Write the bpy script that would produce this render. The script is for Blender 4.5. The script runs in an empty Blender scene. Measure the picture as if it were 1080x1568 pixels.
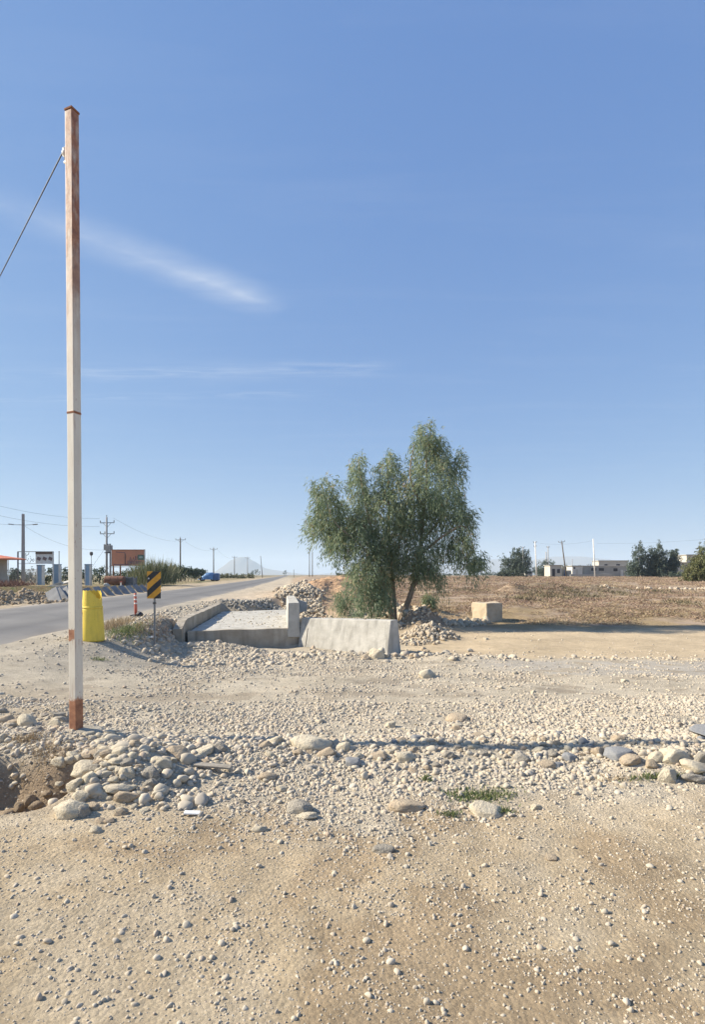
import bpy, bmesh, math, random
import numpy as np
from mathutils import Vector, Matrix, Euler

random.seed(7)
R = math.radians
SC = bpy.context.scene
COL = SC.collection

# ------------------------------------------------------------------ camera
F, CX, HY, EYE = 830.0, 540.0, 880.0, 1.6        # photo pixels: focal length, centre column, horizon row; eye height
cam_d = bpy.data.cameras.new('camera')
cam = bpy.data.objects.new('camera', cam_d); COL.objects.link(cam)
cam.location = (0, 0, EYE); cam.rotation_euler = (R(90), 0, 0)
cam_d.sensor_fit = 'VERTICAL'; cam_d.sensor_height = 36.0
cam_d.lens = F / 1568.0 * 36.0
cam_d.shift_y = (HY - 784.0) / 1568.0
cam_d.clip_start = 0.05; cam_d.clip_end = 60000
SC.camera = cam

# ------------------------------------------------------------------ sky, sun, exposure
SUN_EL = R(34.0)
SUN_DIR = Vector((-math.cos(SUN_EL) * 0.9995, 0.08, math.sin(SUN_EL))).normalized()   # towards the sun
world = bpy.data.worlds.new('World'); SC.world = world; world.use_nodes = True
wn, wl = world.node_tree.nodes, world.node_tree.links
wn.clear()
w_out = wn.new('ShaderNodeOutputWorld'); w_bg = wn.new('ShaderNodeBackground')
sky = wn.new('ShaderNodeTexSky'); sky.sky_type = 'NISHITA'; sky.sun_disc = False
sky.sun_elevation = SUN_EL; sky.sun_rotation = R(-90)
sky.altitude = 300; sky.air_density = 1.0; sky.dust_density = 0.35; sky.ozone_density = 2.0
w_bg.inputs['Strength'].default_value = 0.086

def wmath(op, a, b=None, clamp=False):
    n = wn.new('ShaderNodeMath'); n.operation = op; n.use_clamp = clamp
    for i, v in enumerate((a, b)):
        if v is None: continue
        if isinstance(v, (int, float)): n.inputs[i].default_value = v
        else: wl.new(v, n.inputs[i])
    return n.outputs[0]
# thin cirrus lying on a high flat layer (direction divided by its height)
tc = wn.new('ShaderNodeTexCoord'); sep = wn.new('ShaderNodeSeparateXYZ'); wl.new(tc.outputs['Generated'], sep.inputs[0])
zz = wmath('MAXIMUM', sep.outputs['Z'], 0.06)
cxx = wmath('DIVIDE', sep.outputs['X'], zz); cyy = wmath('DIVIDE', sep.outputs['Y'], zz)
def cloud_noise(sx, sy, rot, scale, det, lo, hi):
    comb = wn.new('ShaderNodeCombineXYZ'); wl.new(cxx, comb.inputs[0]); wl.new(cyy, comb.inputs[1])
    mp = wn.new('ShaderNodeMapping'); mp.inputs['Rotation'].default_value = (0, 0, rot); mp.inputs['Scale'].default_value = (sx, sy, 1)
    wl.new(comb.outputs[0], mp.inputs[0])
    nz = wn.new('ShaderNodeTexNoise'); nz.inputs['Scale'].default_value = scale; nz.inputs['Detail'].default_value = det
    nz.inputs['Roughness'].default_value = 0.62; nz.inputs['Distortion'].default_value = 0.4
    wl.new(mp.outputs[0], nz.inputs[0])
    mr = wn.new('ShaderNodeMapRange'); mr.inputs[1].default_value = lo; mr.inputs[2].default_value = hi
    wl.new(nz.outputs[0], mr.inputs[0])
    return mr.outputs[0]
def streak(x0, y0, x1, y1, width, soft_end):
    L = math.hypot(x1 - x0, y1 - y0); ux, uy = (x1 - x0) / L, (y1 - y0) / L
    dx = wmath('SUBTRACT', cxx, x0); dy = wmath('SUBTRACT', cyy, y0)
    t = wmath('ADD', wmath('MULTIPLY', dx, ux), wmath('MULTIPLY', dy, uy))
    d = wmath('SUBTRACT', wmath('MULTIPLY', dx, -uy), wmath('MULTIPLY', dy, -ux))
    g = wmath('SUBTRACT', 1.0, wmath('DIVIDE', wmath('ABSOLUTE', d), width), True)
    e = wmath('MULTIPLY', wmath('DIVIDE', t, soft_end, True), wmath('DIVIDE', wmath('SUBTRACT', L, t), soft_end * 0.25, True))
    return wmath('MULTIPLY', wmath('POWER', g, 1.4), e)
fine = cloud_noise(1.0, 2.2, R(-40), 4.0, 6, 0.12, 0.80)
band = cloud_noise(0.35, 2.2, R(4), 2.2, 7, 0.50, 0.86)
s1 = wmath('MULTIPLY', streak(-1.10, 1.34, -0.25, 2.06, 0.15, 0.8), fine)
s2 = wmath('MULTIPLY', streak(-2.2, 2.75, 0.25, 2.62, 0.16, 0.9), cloud_noise(0.6, 4.0, R(3), 5.0, 8, 0.40, 0.75))
s3 = wmath('MULTIPLY', streak(-2.6, 3.15, -0.1, 2.98, 0.10, 0.9), cloud_noise(0.5, 4.0, R(3), 6.0, 8, 0.45, 0.75))
cl = wmath('ADD', wmath('MULTIPLY', s1, 0.75), wmath('MULTIPLY', s2, 0.42))
cl = wmath('ADD', cl, wmath('MULTIPLY', s3, 0.36))
cl = wmath('ADD', cl, wmath('MULTIPLY', band, 0.07), True)
ssep = wn.new('ShaderNodeSeparateColor'); wl.new(sky.outputs[0], ssep.inputs[0]); scmb = wn.new('ShaderNodeCombineColor')
for i_, (k_, g_) in enumerate(((.79, .60), (1.22, .47), (2.42, .26))):       # the camera's soft highlight response, per channel
    wl.new(wmath('MULTIPLY', wmath('POWER', ssep.outputs[i_], g_), k_), scmb.inputs[i_])
mixc = wn.new('ShaderNodeMix'); mixc.data_type = 'RGBA'
wl.new(cl, mixc.inputs[0]); wl.new(scmb.outputs[0], mixc.inputs[6]); mixc.inputs[7].default_value = (3.9, 4.25, 4.8, 1)
wl.new(mixc.outputs[2], w_bg.inputs['Color']); wl.new(w_bg.outputs[0], w_out.inputs['Surface'])

sun_d = bpy.data.lights.new('sun', 'SUN'); sun_d.energy = 4.2; sun_d.angle = R(0.8); sun_d.color = (1.0, 0.90, 0.74)
sun = bpy.data.objects.new('sun', sun_d); COL.objects.link(sun)
sun.rotation_euler = SUN_DIR.to_track_quat('Z', 'Y').to_euler(); sun.location = (-40, 0, 40)

SC.render.engine = 'CYCLES'
SC.view_settings.view_transform = 'Standard'; SC.view_settings.look = 'None'
SC.view_settings.gamma = 1.0; SC.view_settings.use_curve_mapping = False
SC.view_settings.exposure = 1.18
SC.cycles.use_denoising = True
SC.cycles.max_bounces = 8; SC.cycles.diffuse_bounces = 5; SC.cycles.transparent_max_bounces = 8
SC.cycles.volume_bounces = 1

# ------------------------------------------------------------------ helpers
def hsh(ix, iy, s):
    n = (ix.astype(np.int64) * 374761393 + iy.astype(np.int64) * 668265263 + s * 1442695041) & 0x7fffffff
    n = ((n ^ (n >> 13)) * 1274126177) & 0x7fffffff
    return ((n ^ (n >> 16)) & 0xffff) / 65535.0
def vnoise(x, y, s=0):
    ix, iy = np.floor(x), np.floor(y); fx, fy = x - ix, y - iy
    ux, uy = fx * fx * (3 - 2 * fx), fy * fy * (3 - 2 * fy)
    a, b = hsh(ix, iy, s), hsh(ix + 1, iy, s); c, d = hsh(ix, iy + 1, s), hsh(ix + 1, iy + 1, s)
    return (a + (b - a) * ux) * (1 - uy) + (c + (d - c) * ux) * uy
def fbm(x, y, s=0, o=4):
    v = 0; a = 0.5
    for k in range(o):
        v = v + a * (vnoise(x, y, s + k * 17) - 0.5); x = x * 2.03 + 11.3; y = y * 2.03 + 5.7; a *= 0.5
    return v
def sst(e0, e1, v):
    t = np.clip((v - e0) / (e1 - e0), 0, 1); return t * t * (3 - 2 * t)
def gss(x, y, cx, cy, rx, ry, rot=0.0):
    c, s = math.cos(rot), math.sin(rot); dx, dy = x - cx, y - cy
    u, v = (dx * c + dy * s) / rx, (-dx * s + dy * c) / ry
    return np.exp(-(u * u + v * v))

RD_D = [-60, 0, 12, 16, 23, 36, 55, 120, 400, 1000, 9000]
RD_X = [-10.5, -7.9, -7.7, -7.68, -8.15, -9.1, -10.7, -17.5, -49, -118, -1030]
def road_near(D): return np.interp(D, RD_D, RD_X)
ROAD_W = 6.4
WALL = ((-5.2, 16.3), (-6.2, 24.8))            # line of the low retaining wall beside the culvert deck

def H(x, y):
    """height of the ground"""
    x = np.asarray(x, float); y = np.asarray(y, float)
    zc = np.interp(y, [0, 5, 7, 10, 13, 16, 19, 23, 26, 31, 45, 80, 130, 400, 1200, 9000],
                   [0, 0, -.08, -.32, -.58, -.72, -.70, -.64, -.60, -.22, .22, .68, .95, 1.1, .4, 0])
    zl = np.interp(y, [0, 8, 14, 22, 60, 1200, 9000], [0, .02, .1, .2, .2, .2, 0])
    xb = np.interp(y, [0, 8, 12, 16.3, 24.8, 27.5, 30, 60, 200, 2000], [-4.2, -4.6, -5.0, -5.38, -6.35, -4.5, -3.4, -6.5, -20, -200])
    wd = np.interp(y, [0, 12, 15.4, 16.2, 24.8, 26, 30, 60, 300, 2000], [1.6, 1.5, .5, .14, .14, .6, .7, 1.5, 4, 40])
    w = sst(-wd, wd, xb - x)
    z = zc * (1 - w) + zl * w
    # ground under the culvert deck
    # embankment base course behind the deck
    inside = sst(-6.4, -6.0, x + 0.118 * (y - 24.8)) * sst(-1.3, -1.9, x + 0.16 * (y - 17.5)) * sst(17.3, 17.7, y) * sst(27.2, 26.4, y)
    z = z * (1 - inside) + (-0.5) * inside
    # heaps, berms and hollows
    z = z + 0.14 * gss(x, y, -2.8, 5.1, .75, .45)
    z = z + 0.10 * np.exp(-((y - 4.95 - 0.10 * np.sin(x * 1.3)) / .42) ** 2) * sst(-2.2, -1.4, x) * sst(6.6, 5.0, x) * (0.7 + 0.6 * vnoise(x * 1.1, y * 0 + 3, 5))
    z = z + 0.24 * gss(x, y, -1.78, 4.3, .40, .46, 0.3)
    z = z + 0.10 * gss(x, y, 2.75, 4.55, .55, .4)
    hole = sst(-1.98, -2.22, x + 0.15 * np.sin(y * 9) * .4) * sst(3.62, 3.85, y) * sst(4.62, 4.42, y + 0.06 * np.sin(x * 7)) * sst(-4.4, -3.6, x)
    z = z - 0.34 * hole
    z = z + 0.12 * gss(x, y, -3.3, 6.6, .8, .35, .2)
    z = z + 1.25 * gss(x, y, -1.2, 41, 3.2, 9) + 0.5 * gss(x, y, -3.2, 32, 1.3, 4)
    z = z + (0.80 + 1.0 * fbm(x * 1.8, y * 1.8, 77, 4)) * gss(x, y, 2.95, 22.2, .95, .9) + 0.35 * gss(x, y, 2.8, 19.4, .8, .5)
    z = z + 0.55 * gss(x, y, 3.4, 27, 1.4, 1.2) + 0.25 * gss(x, y, 1.5, 26, 1.6, 1.5)
    z = z + 0.7 * gss(x, y, 15.5, 44, 2.6, 3.0) + 0.45 * gss(x, y, 20.5, 46, 2.5, 2.6) + 0.6 * gss(x, y, 12.6, 43, .8, 1.2)
    z = z + 0.16 * sst(24.5, 29, y) * sst(3.5, 8, x) * sst(40, 30, y)
    z = z + 0.12 * gss(x, y, .9, 14.6, 1.6, .3, -.12) + .1 * gss(x, y, 2.8, 14.2, 1.2, .3, -.1)
    z = z + 0.04 * gss(x, y, -5.7, 15.1, 1.1, .6) + 0.30 * gss(x, y, -4.9, 15.8, 1.1, .7) + 0.16 * gss(x, y, -3.6, 16.1, 1.0, .6)
    # spoil berm across the road
    far = road_near(y) - ROAD_W
    z = z + 0.46 * np.exp(-((x - (far - 2.4)) / 1.15) ** 2) * sst(21, 23, y) * sst(31.5, 28.5, y) * (0.6 + 0.8 * vnoise(x * .9, y * .9, 3))
    z = z + 0.12 * np.exp(-((x - (far - 2.0)) / .9) ** 2) * sst(29, 32, y) * sst(54, 49, y)
    # roughness
    onroad = sst(road_near(y) + .05, road_near(y) - .5, x) * sst(far - .05, far + .5, x)
    rough = np.interp(y, [0, 6, 20, 60, 300], [.06, .09, .16, .3, .5])
    ncal = 1 - onroad
    lane = sst(3, 4.5, x) * sst(9.5, 11, y) * sst(22, 20, y)
    z = z + rough * fbm(x * .8, y * .8, 1, 4) * ncal * (1 - sst(road_near(y) + 1.2, road_near(y) + .1, x) * sst(far - 1.2, far - .1, x)) * (1 - .7 * lane)
    near = sst(9, 6, y)
    z = z + .035 * fbm(x * 5, y * 5, 9, 3) * near + 0.22 * fbm(x * 4, y * 4, 21, 4) * hole
    z = z + 0.9 * fbm(x * 1.6, y * 1.6, 31, 5) * (gss(x, y, -1.2, 41, 4, 10) + sst(21, 23, y) * sst(31.5, 28.5, y) * np.exp(-((x - (far - 2.4)) / 1.6) ** 2))
    for ty, sl in ((7.9, .05), (9.35, .05), (11.6, -.06), (13.0, -.06)):      # wheel ruts across the yard
        z = z - .035 * np.exp(-((y - ty - sl * x - .25 * np.sin(x * .5)) / .17) ** 2) * sst(-5, -3, x) * sst(14, 9, x)
    z = z - onroad * .06
    return z
def h1(x, y): return float(H(np.array([x]), np.array([y]))[0])
def gx(px, D): return (px - CX) / F * D
def PW(px, py, D): return Vector((gx(px, D), D, EYE - (py - HY) / F * D))
def at(px, py):
    """where the line of sight through a photo pixel meets the ground"""
    D = np.concatenate([np.arange(1.5, 60, .02), np.arange(60, 900, .5)])
    zr = EYE - (py - HY) / F * D
    d = zr - H((px - CX) / F * D, D)
    k = np.where(d < 0)[0]
    D0 = float(D[k[0]]) if len(k) else 300.0
    return Vector((gx(px, D0), D0, h1(gx(px, D0), D0)))

def tag(o, label=None, cat=None, group=None, kind=None):
    if label: o['label'] = label
    if cat: o['category'] = cat
    if group: o['group'] = group
    if kind: o['kind'] = kind
    return o
def thing(name, label, cat, loc=(0, 0, 0), rz=0, group=None):
    o = bpy.data.objects.new(name, None); COL.objects.link(o); o.empty_display_size = .2
    o.location = loc; o.rotation_euler = (0, 0, rz)
    return tag(o, label, cat, group)
def dup(root, loc, rz, label=None, group=None, scale=None):
    r = root.copy(); COL.objects.link(r); r.location = loc; r.rotation_euler = (0, 0, rz)
    if scale: r.scale = (scale,) * 3
    if label: r['label'] = label
    if group: r['group'] = group
    for ch in list(root.children):
        c = ch.copy(); COL.objects.link(c); c.parent = r
        for g in list(ch.children):
            d = g.copy(); COL.objects.link(d); d.parent = c
    return r

class MB:
    def __init__(s): s.v = []; s.f = []
    def add(s, vs, fs):
        n = len(s.v); s.v += [tuple(v) for v in vs]; s.f += [tuple(i + n for i in f) for f in fs]; return s
    def box(s, c, d, rot=None, taper=1.0):
        hx, hy, hz = d[0] / 2, d[1] / 2, d[2] / 2
        vs = [Vector((sx * hx * (taper if sz > 0 else 1), sy * hy * (taper if sz > 0 else 1), sz * hz)) for sz in (-1, 1) for sx, sy in ((-1, -1), (1, -1), (1, 1), (-1, 1))]
        if rot is not None:
            m = Euler(rot).to_matrix() if not isinstance(rot, Matrix) else rot
            vs = [m @ v for v in vs]
        return s.add([v + Vector(c) for v in vs], [(3, 2, 1, 0), (4, 5, 6, 7), (0, 1, 5, 4), (1, 2, 6, 5), (2, 3, 7, 6), (3, 0, 4, 7)])
    def tube(s, pts, rad, n=8, cap=True):
        pts = [Vector(p) for p in pts]; rad = rad if isinstance(rad, (list, tuple)) else [rad] * len(pts)
        rings = []
        for i, p in enumerate(pts):
            t = (pts[min(i + 1, len(pts) - 1)] - pts[max(i - 1, 0)]).normalized()
            a = Vector((1, 0, 0)) if abs(t.x) < .9 else Vector((0, 1, 0))
            u = t.cross(a).normalized(); w = t.cross(u)
            rings.append([p + rad[i] * (math.cos(2 * math.pi * k / n) * u + math.sin(2 * math.pi * k / n) * w) for k in range(n)])
        b = []
        for r_ in rings: b += r_
        fs = [(i * n + k, i * n + (k + 1) % n, (i + 1) * n + (k + 1) % n, (i + 1) * n + k) for i in range(len(pts) - 1) for k in range(n)]
        if cap: fs += [tuple(reversed(range(n))), tuple((len(pts) - 1) * n + k for k in range(n))]
        return s.add(b, fs)
    def lathe(s, prof, n=24, c=(0, 0, 0)):
        vs = [(c[0] + r * math.cos(2 * math.pi * k / n), c[1] + r * math.sin(2 * math.pi * k / n), c[2] + z) for r, z in prof for k in range(n)]
        fs = [(i * n + k, i * n + (k + 1) % n, (i + 1) * n + (k + 1) % n, (i + 1) * n + k) for i in range(len(prof) - 1) for k in range(n)]
        fs += [tuple(reversed(range(n))), tuple((len(prof) - 1) * n + k for k in range(n))]
        return s.add(vs, fs)
    def prism(s, poly, y0, y1):
        n = len(poly)
        vs = [(x, y0, z) for x, z in poly] + [(x, y1, z) for x, z in poly]
        return s.add(vs, [tuple(range(n)), tuple(reversed(range(n, 2 * n)))] + [(k + n, (k + 1) % n + n, (k + 1) % n, k) for k in range(n)])
    def build(s, name, mat, parent=None, smooth=False, bevel=0, fix=True):
        me = bpy.data.meshes.new(name); me.from_pydata(s.v, [], s.f); me.update()
        if fix or bevel:
            bm = bmesh.new(); bm.from_mesh(me); bmesh.ops.recalc_face_normals(bm, faces=bm.faces)
            if bevel:
                ed = [e for e in bm.edges if len(e.link_faces) == 2 and e.calc_face_angle(0) > .5]
                bmesh.ops.bevel(bm, geom=ed, offset=bevel, segments=2, affect='EDGES', profile=.6)
            bm.to_mesh(me); bm.free()
        me.materials.append(mat)
        if smooth: me.shade_smooth()
        o = bpy.data.objects.new(name, me); COL.objects.link(o)
        if parent: o.parent = parent
        return o

def rough_up(o, amp, scale, cuts=0, seed=0):
    """break up a modelled block with real unevenness"""
    me = o.data; bm = bmesh.new(); bm.from_mesh(me)
    if cuts: bmesh.ops.subdivide_edges(bm, edges=bm.edges[:], cuts=cuts, use_grid_fill=True)
    bm.normal_update()
    co = np.array([v.co[:] for v in bm.verts])
    d = fbm(co[:, 0] * scale + co[:, 2] * scale * .7 + seed, co[:, 1] * scale - co[:, 2] * scale * .6, 3 + seed, 4)
    d2 = fbm(co[:, 1] * scale * 3 + co[:, 2] * scale * 2 + seed, co[:, 0] * scale * 3, 8 + seed, 2)
    for v, a, b in zip(bm.verts, d, d2): v.co += v.normal * float(a * amp * 2 + b * amp * .6)
    bm.to_mesh(me); bm.free(); return o

# ------------------------------------------------------------------ materials
def mat(name, c1, c2=None, scale=4.0, rough=.85, bump=0.0, bscale=None, metal=0.0, rnd=None, lo=.35, hi=.65, dist=.01, coords='Object', spec=.3, detail=6):
    m = bpy.data.materials.new(name); m.use_nodes = True
    n, l = m.node_tree.nodes, m.node_tree.links
    b = n['Principled BSDF']; b.inputs['Roughness'].default_value = rough; b.inputs['Metallic'].default_value = metal
    b.inputs['Specular IOR Level'].default_value = spec
    t = n.new('ShaderNodeTexCoord')
    col = None
    if c2 is not None:
        nz = n.new('ShaderNodeTexNoise'); nz.inputs['Scale'].default_value = scale; nz.inputs['Detail'].default_value = detail; nz.inputs['Roughness'].default_value = .62
        l.new(t.outputs[coords], nz.inputs['Vector'])
        mr = n.new('ShaderNodeMapRange'); mr.inputs[1].default_value = lo; mr.inputs[2].default_value = hi; l.new(nz.outputs[0], mr.inputs[0])
        mx = n.new('ShaderNodeMix'); mx.data_type = 'RGBA'; l.new(mr.outputs[0], mx.inputs[0])
        mx.inputs[6].default_value = (*c1, 1); mx.inputs[7].default_value = (*c2, 1); col = mx.outputs[2]
    if rnd:
        oi = n.new('ShaderNodeObjectInfo'); rp = n.new('ShaderNodeValToRGB'); l.new(oi.outputs['Random'], rp.inputs[0])
        while len(rp.color_ramp.elements) < len(rnd): rp.color_ramp.elements.new(.5)
        for i, (p, c) in enumerate(rnd): rp.color_ramp.elements[i].position = p; rp.color_ramp.elements[i].color = (*c, 1)
        if col is None: col = rp.outputs[0]
        else:
            mu = n.new('ShaderNodeMix'); mu.data_type = 'RGBA'; mu.blend_type = 'MULTIPLY'; mu.inputs[0].default_value = 1
            l.new(rp.outputs[0], mu.inputs[6]); l.new(col, mu.inputs[7]); col = mu.outputs[2]
    if col is None: b.inputs['Base Color'].default_value = (*c1, 1)
    else: l.new(col, b.inputs['Base Color'])
    if bump:
        nb = n.new('ShaderNodeTexNoise'); nb.inputs['Scale'].default_value = bscale or scale * 4; nb.inputs['Detail'].default_value = 8; nb.inputs['Roughness'].default_value = .65
        l.new(t.outputs[coords], nb.inputs['Vector'])
        bp = n.new('ShaderNodeBump'); bp.inputs['Strength'].default_value = bump; bp.inputs['Distance'].default_value = dist
        l.new(nb.outputs[0], bp.inputs['Height']); l.new(bp.outputs[0], b.inputs['Normal'])
    return m

STONE_RND = [(0, (.50, .43, .325)), (.22, (.45, .40, .32)), (.42, (.55, .49, .38)), (.58, (.42, .375, .31)), (.72, (.52, .44, .33)), (.86, (.58, .52, .42)), (1, (.44, .35, .26))]
M_stone = mat('stone', (1, 1, 1), (.72, .70, .68), 9, .9, .5, 30, rnd=STONE_RND, dist=.012)
M_gravel = mat('gravel', (1, 1, 1), (.8, .79, .78), 20, .9, .0, rnd=STONE_RND)
M_cream = mat('cream_stone', (.60, .53, .40), (.46, .395, .29), 2.6, .9, .7, 7, dist=.035, lo=.40, hi=.75, detail=10)
M_greystone = mat('grey_stone', (.36, .33, .28), (.45, .405, .33), 2.6, .9, .8, 7, dist=.05, detail=10)
M_tanstone = mat('tan_stone', (.50, .41, .29), (.38, .30, .215), 2.6, .9, .7, 7, dist=.035, detail=10)
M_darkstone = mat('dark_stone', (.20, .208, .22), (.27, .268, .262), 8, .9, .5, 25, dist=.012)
M_rubble = mat('rubble', (1, 1, 1), (.75, .74, .72), 5, .9, .3, 20, rnd=[(0, (.52, .45, .34)), (.3, (.46, .39, .30)), (.6, (.57, .50, .39)), (1, (.45, .36, .265))], dist=.02)
M_grubble = mat('grey_rubble', (1, 1, 1), (.75, .75, .75), 5, .9, .3, 20, rnd=[(0, (.37, .345, .30)), (.5, (.45, .42, .36)), (1, (.30, .285, .26))], dist=.02)
M_clod = mat('dirt_clod', (.29, .22, .15), (.38, .30, .21), 9, .95, .7, 30, dist=.02)
M_conc = mat('concrete', (.50, .48, .44), (.38, .365, .33), 2.6, .9, .35, 22, dist=.012)
M_concp = mat('pale_concrete', (.52, .50, .45), (.33, .315, .275), 2.4, .9, .5, 16, dist=.02, lo=.36, hi=.74, detail=12)
def weather(m, amount=.35, scale=6.0):
    n, l = m.node_tree.nodes, m.node_tree.links; b = n['Principled BSDF']; src = b.inputs['Base Color'].links[0].from_socket
    t = n.new('ShaderNodeTexCoord'); mp = n.new('ShaderNodeMapping'); mp.inputs['Scale'].default_value = (1, 1, .10); l.new(t.outputs['Object'], mp.inputs[0])
    z = n.new('ShaderNodeTexNoise'); z.inputs['Scale'].default_value = scale; z.inputs['Detail'].default_value = 8; l.new(mp.outputs[0], z.inputs[0])
    r = n.new('ShaderNodeMapRange'); r.inputs[1].default_value = .48; r.inputs[2].default_value = .72; r.inputs[3].default_value = 1; r.inputs[4].default_value = 1 - amount; l.new(z.outputs[0], r.inputs[0])
    v = n.new('ShaderNodeTexVoronoi'); v.inputs['Scale'].default_value = 16; l.new(t.outputs['Object'], v.inputs['Vector'])
    p = n.new('ShaderNodeMapRange'); p.inputs[1].default_value = .06; p.inputs[2].default_value = .12; p.inputs[3].default_value = .55; p.inputs[4].default_value = 1; l.new(v.outputs['Distance'], p.inputs[0])
    q = n.new('ShaderNodeMath'); q.operation = 'MULTIPLY'; l.new(r.outputs[0], q.inputs[0]); l.new(p.outputs[0], q.inputs[1])
    s = n.new('ShaderNodeVectorMath'); s.operation = 'SCALE'; l.new(src, s.inputs[0]); l.new(q.outputs[0], s.inputs['Scale']); l.new(s.outputs[0], b.inputs['Base Color']); return m
weather(M_concp, .32)
M_concd = mat('weathered_concrete', (.44, .395, .325), (.29, .255, .20), 1.8, .9, .4, 14, dist=.02)
M_slab = mat('slab_concrete', (.33, .33, .325), (.24, .24, .24), 3, .9, .3, 20, dist=.01)
M_slabd = mat('dark_slab', (.17, .175, .185), (.24, .245, .25), 3, .9, .3, 20, dist=.01)
M_bark = mat('bark', (.20, .155, .115), (.30, .25, .20), 6, .9, .6, 18, dist=.03)
M_polec = mat('pole_concrete', (.36, .35, .335), (.29, .28, .27), 1.5, .85)
M_poled = mat('pole_wood', (.10, .085, .07), (.15, .13, .11), 2, .9)
M_steel = mat('galvanised_steel', (.30, .31, .32), (.22, .22, .22), 5, .55, metal=.4)
M_dsteel = mat('dark_steel', (.09, .09, .095), (.14, .13, .125), 4, .6, metal=.3)
M_wire = mat('wire', (.06, .06, .065), None, rough=.6)
M_rust = mat('rust', (.22, .085, .04), (.33, .16, .085), 7, .9, .4, 30)
M_rustd = mat('dark_rust', (.15, .07, .048), (.24, .125, .08), 2.5, .9, .4, 12, dist=.03)
M_white = mat('white_paint', (.74, .73, .69), (.6, .58, .53), 3, .7)
M_blue = mat('blue_paint', (.22, .33, .47), (.27, .38, .5), 2, .7)
M_orange = mat('orange_roof', (.62, .19, .10), (.52, .17, .10), 2, .7)
M_plaster = mat('cream_plaster', (.56, .53, .45), (.40, .38, .33), .5, .9, lo=.3, hi=.7)
M_plasterw = mat('white_plaster', (.66, .65, .60), (.52, .50, .45), .6, .9, lo=.3, hi=.7)
M_plasterg = mat('grey_plaster', (.42, .41, .37), (.32, .31, .28), .5, .9)
M_dark = mat('dark_opening', (.045, .045, .05), None, rough=.6)
M_bdoor = mat('blue_door', (.07, .13, .28), None, rough=.6)
M_tarp = mat('blue_tarp', (.09, .22, .44), (.16, .31, .54), 1.6, .5, .5, 3, dist=.1)
M_tarpd = mat('dark_blue_tarp', (.05, .11, .26), (.08, .16, .33), 2, .5, .4, 4, dist=.08)
M_tyre = mat('tyre', (.03, .03, .03), None, rough=.8)
M_glass = mat('glass', (.05, .06, .07), None, rough=.12, spec=.6)
M_redp = mat('faded_red_plastic', (.56, .12, .075), (.50, .16, .11), 8, .5)
M_wband = mat('white_band', (.72, .66, .62), None, rough=.5)
M_yellow = mat('yellow_plastic', (.84, .63, .09), (.70, .53, .10), 3.5, .6, .2, 8, lo=.3, hi=.75, detail=10)
weather(M_yellow, .16, 9); weather(M_concd, .35, 5)
M_bag = mat('black_plastic_bag', (.035, .037, .042), (.06, .062, .07), 4, .35, .6, 9, dist=.04)
M_lbag = mat('pale_plastic_bag', (.66, .66, .62), (.52, .50, .45), 6, .5, .6, 12, dist=.03)
M_twig = mat('twig', (.19, .14, .10), None, rough=.95)

def leaf_mat(name, cols, trans=.25, rough=.55):
    m = bpy.data.materials.new(name); m.use_nodes = True
    n, l = m.node_tree.nodes, m.node_tree.links; b = n['Principled BSDF']; b.inputs['Roughness'].default_value = rough
    b.inputs['Specular IOR Level'].default_value = .35
    a = n.new('ShaderNodeAttribute'); a.attribute_name = 'tone'
    rp = n.new('ShaderNodeValToRGB'); l.new(a.outputs['Fac'], rp.inputs[0])
    while len(rp.color_ramp.elements) < len(cols): rp.color_ramp.elements.new(.5)
    for i, (p, c) in enumerate(cols): rp.color_ramp.elements[i].position = p; rp.color_ramp.elements[i].color = (*c, 1)
    l.new(rp.outputs[0], b.inputs['Base Color'])
    t = n.new('ShaderNodeBsdfTranslucent'); l.new(rp.outputs[0], t.inputs[0])
    mx = n.new('ShaderNodeMixShader'); mx.inputs[0].default_value = trans
    l.new(b.outputs[0], mx.inputs[1]); l.new(t.outputs[0], mx.inputs[2]); l.new(mx.outputs[0], n['Material Output'].inputs[0])
    return m
L_euc = leaf_mat('eucalyptus_leaf', [(0, (.125, .18, .115)), (.35, (.20, .26, .165)), (.65, (.29, .34, .20)), (.88, (.38, .38, .21)), (1, (.36, .26, .15))], .48)
L_far = leaf_mat('far_leaf', [(0, (.055, .082, .062)), (.5, (.085, .115, .085)), (1, (.125, .150, .105))], .25)
L_olive = leaf_mat('olive_leaf', [(0, (.085, .10, .04)), (.5, (.14, .15, .06)), (1, (.20, .18, .075))], .2)
L_orch = leaf_mat('orchard_leaf', [(0, (.035, .062, .04)), (.5, (.055, .09, .05)), (1, (.085, .12, .06))], .2)
L_reed = leaf_mat('reed_leaf', [(0, (.08, .11, .05)), (.5, (.15, .17, .085)), (1, (.27, .25, .15))], .3)
L_grass = leaf_mat('green_weed', [(0, (.10, .14, .055)), (.5, (.15, .19, .075)), (1, (.23, .24, .11))], .35)
L_dry = leaf_mat('dry_weed', [(0, (.25, .18, .11)), (.5, (.37, .285, .18)), (1, (.48, .39, .25))], .2, .8)
L_brown = leaf_mat('brown_weed', [(0, (.26, .18, .135)), (.4, (.32, .225, .165)), (.75, (.38, .275, .20)), (1, (.46, .365, .26))], .15, .9)

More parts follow.
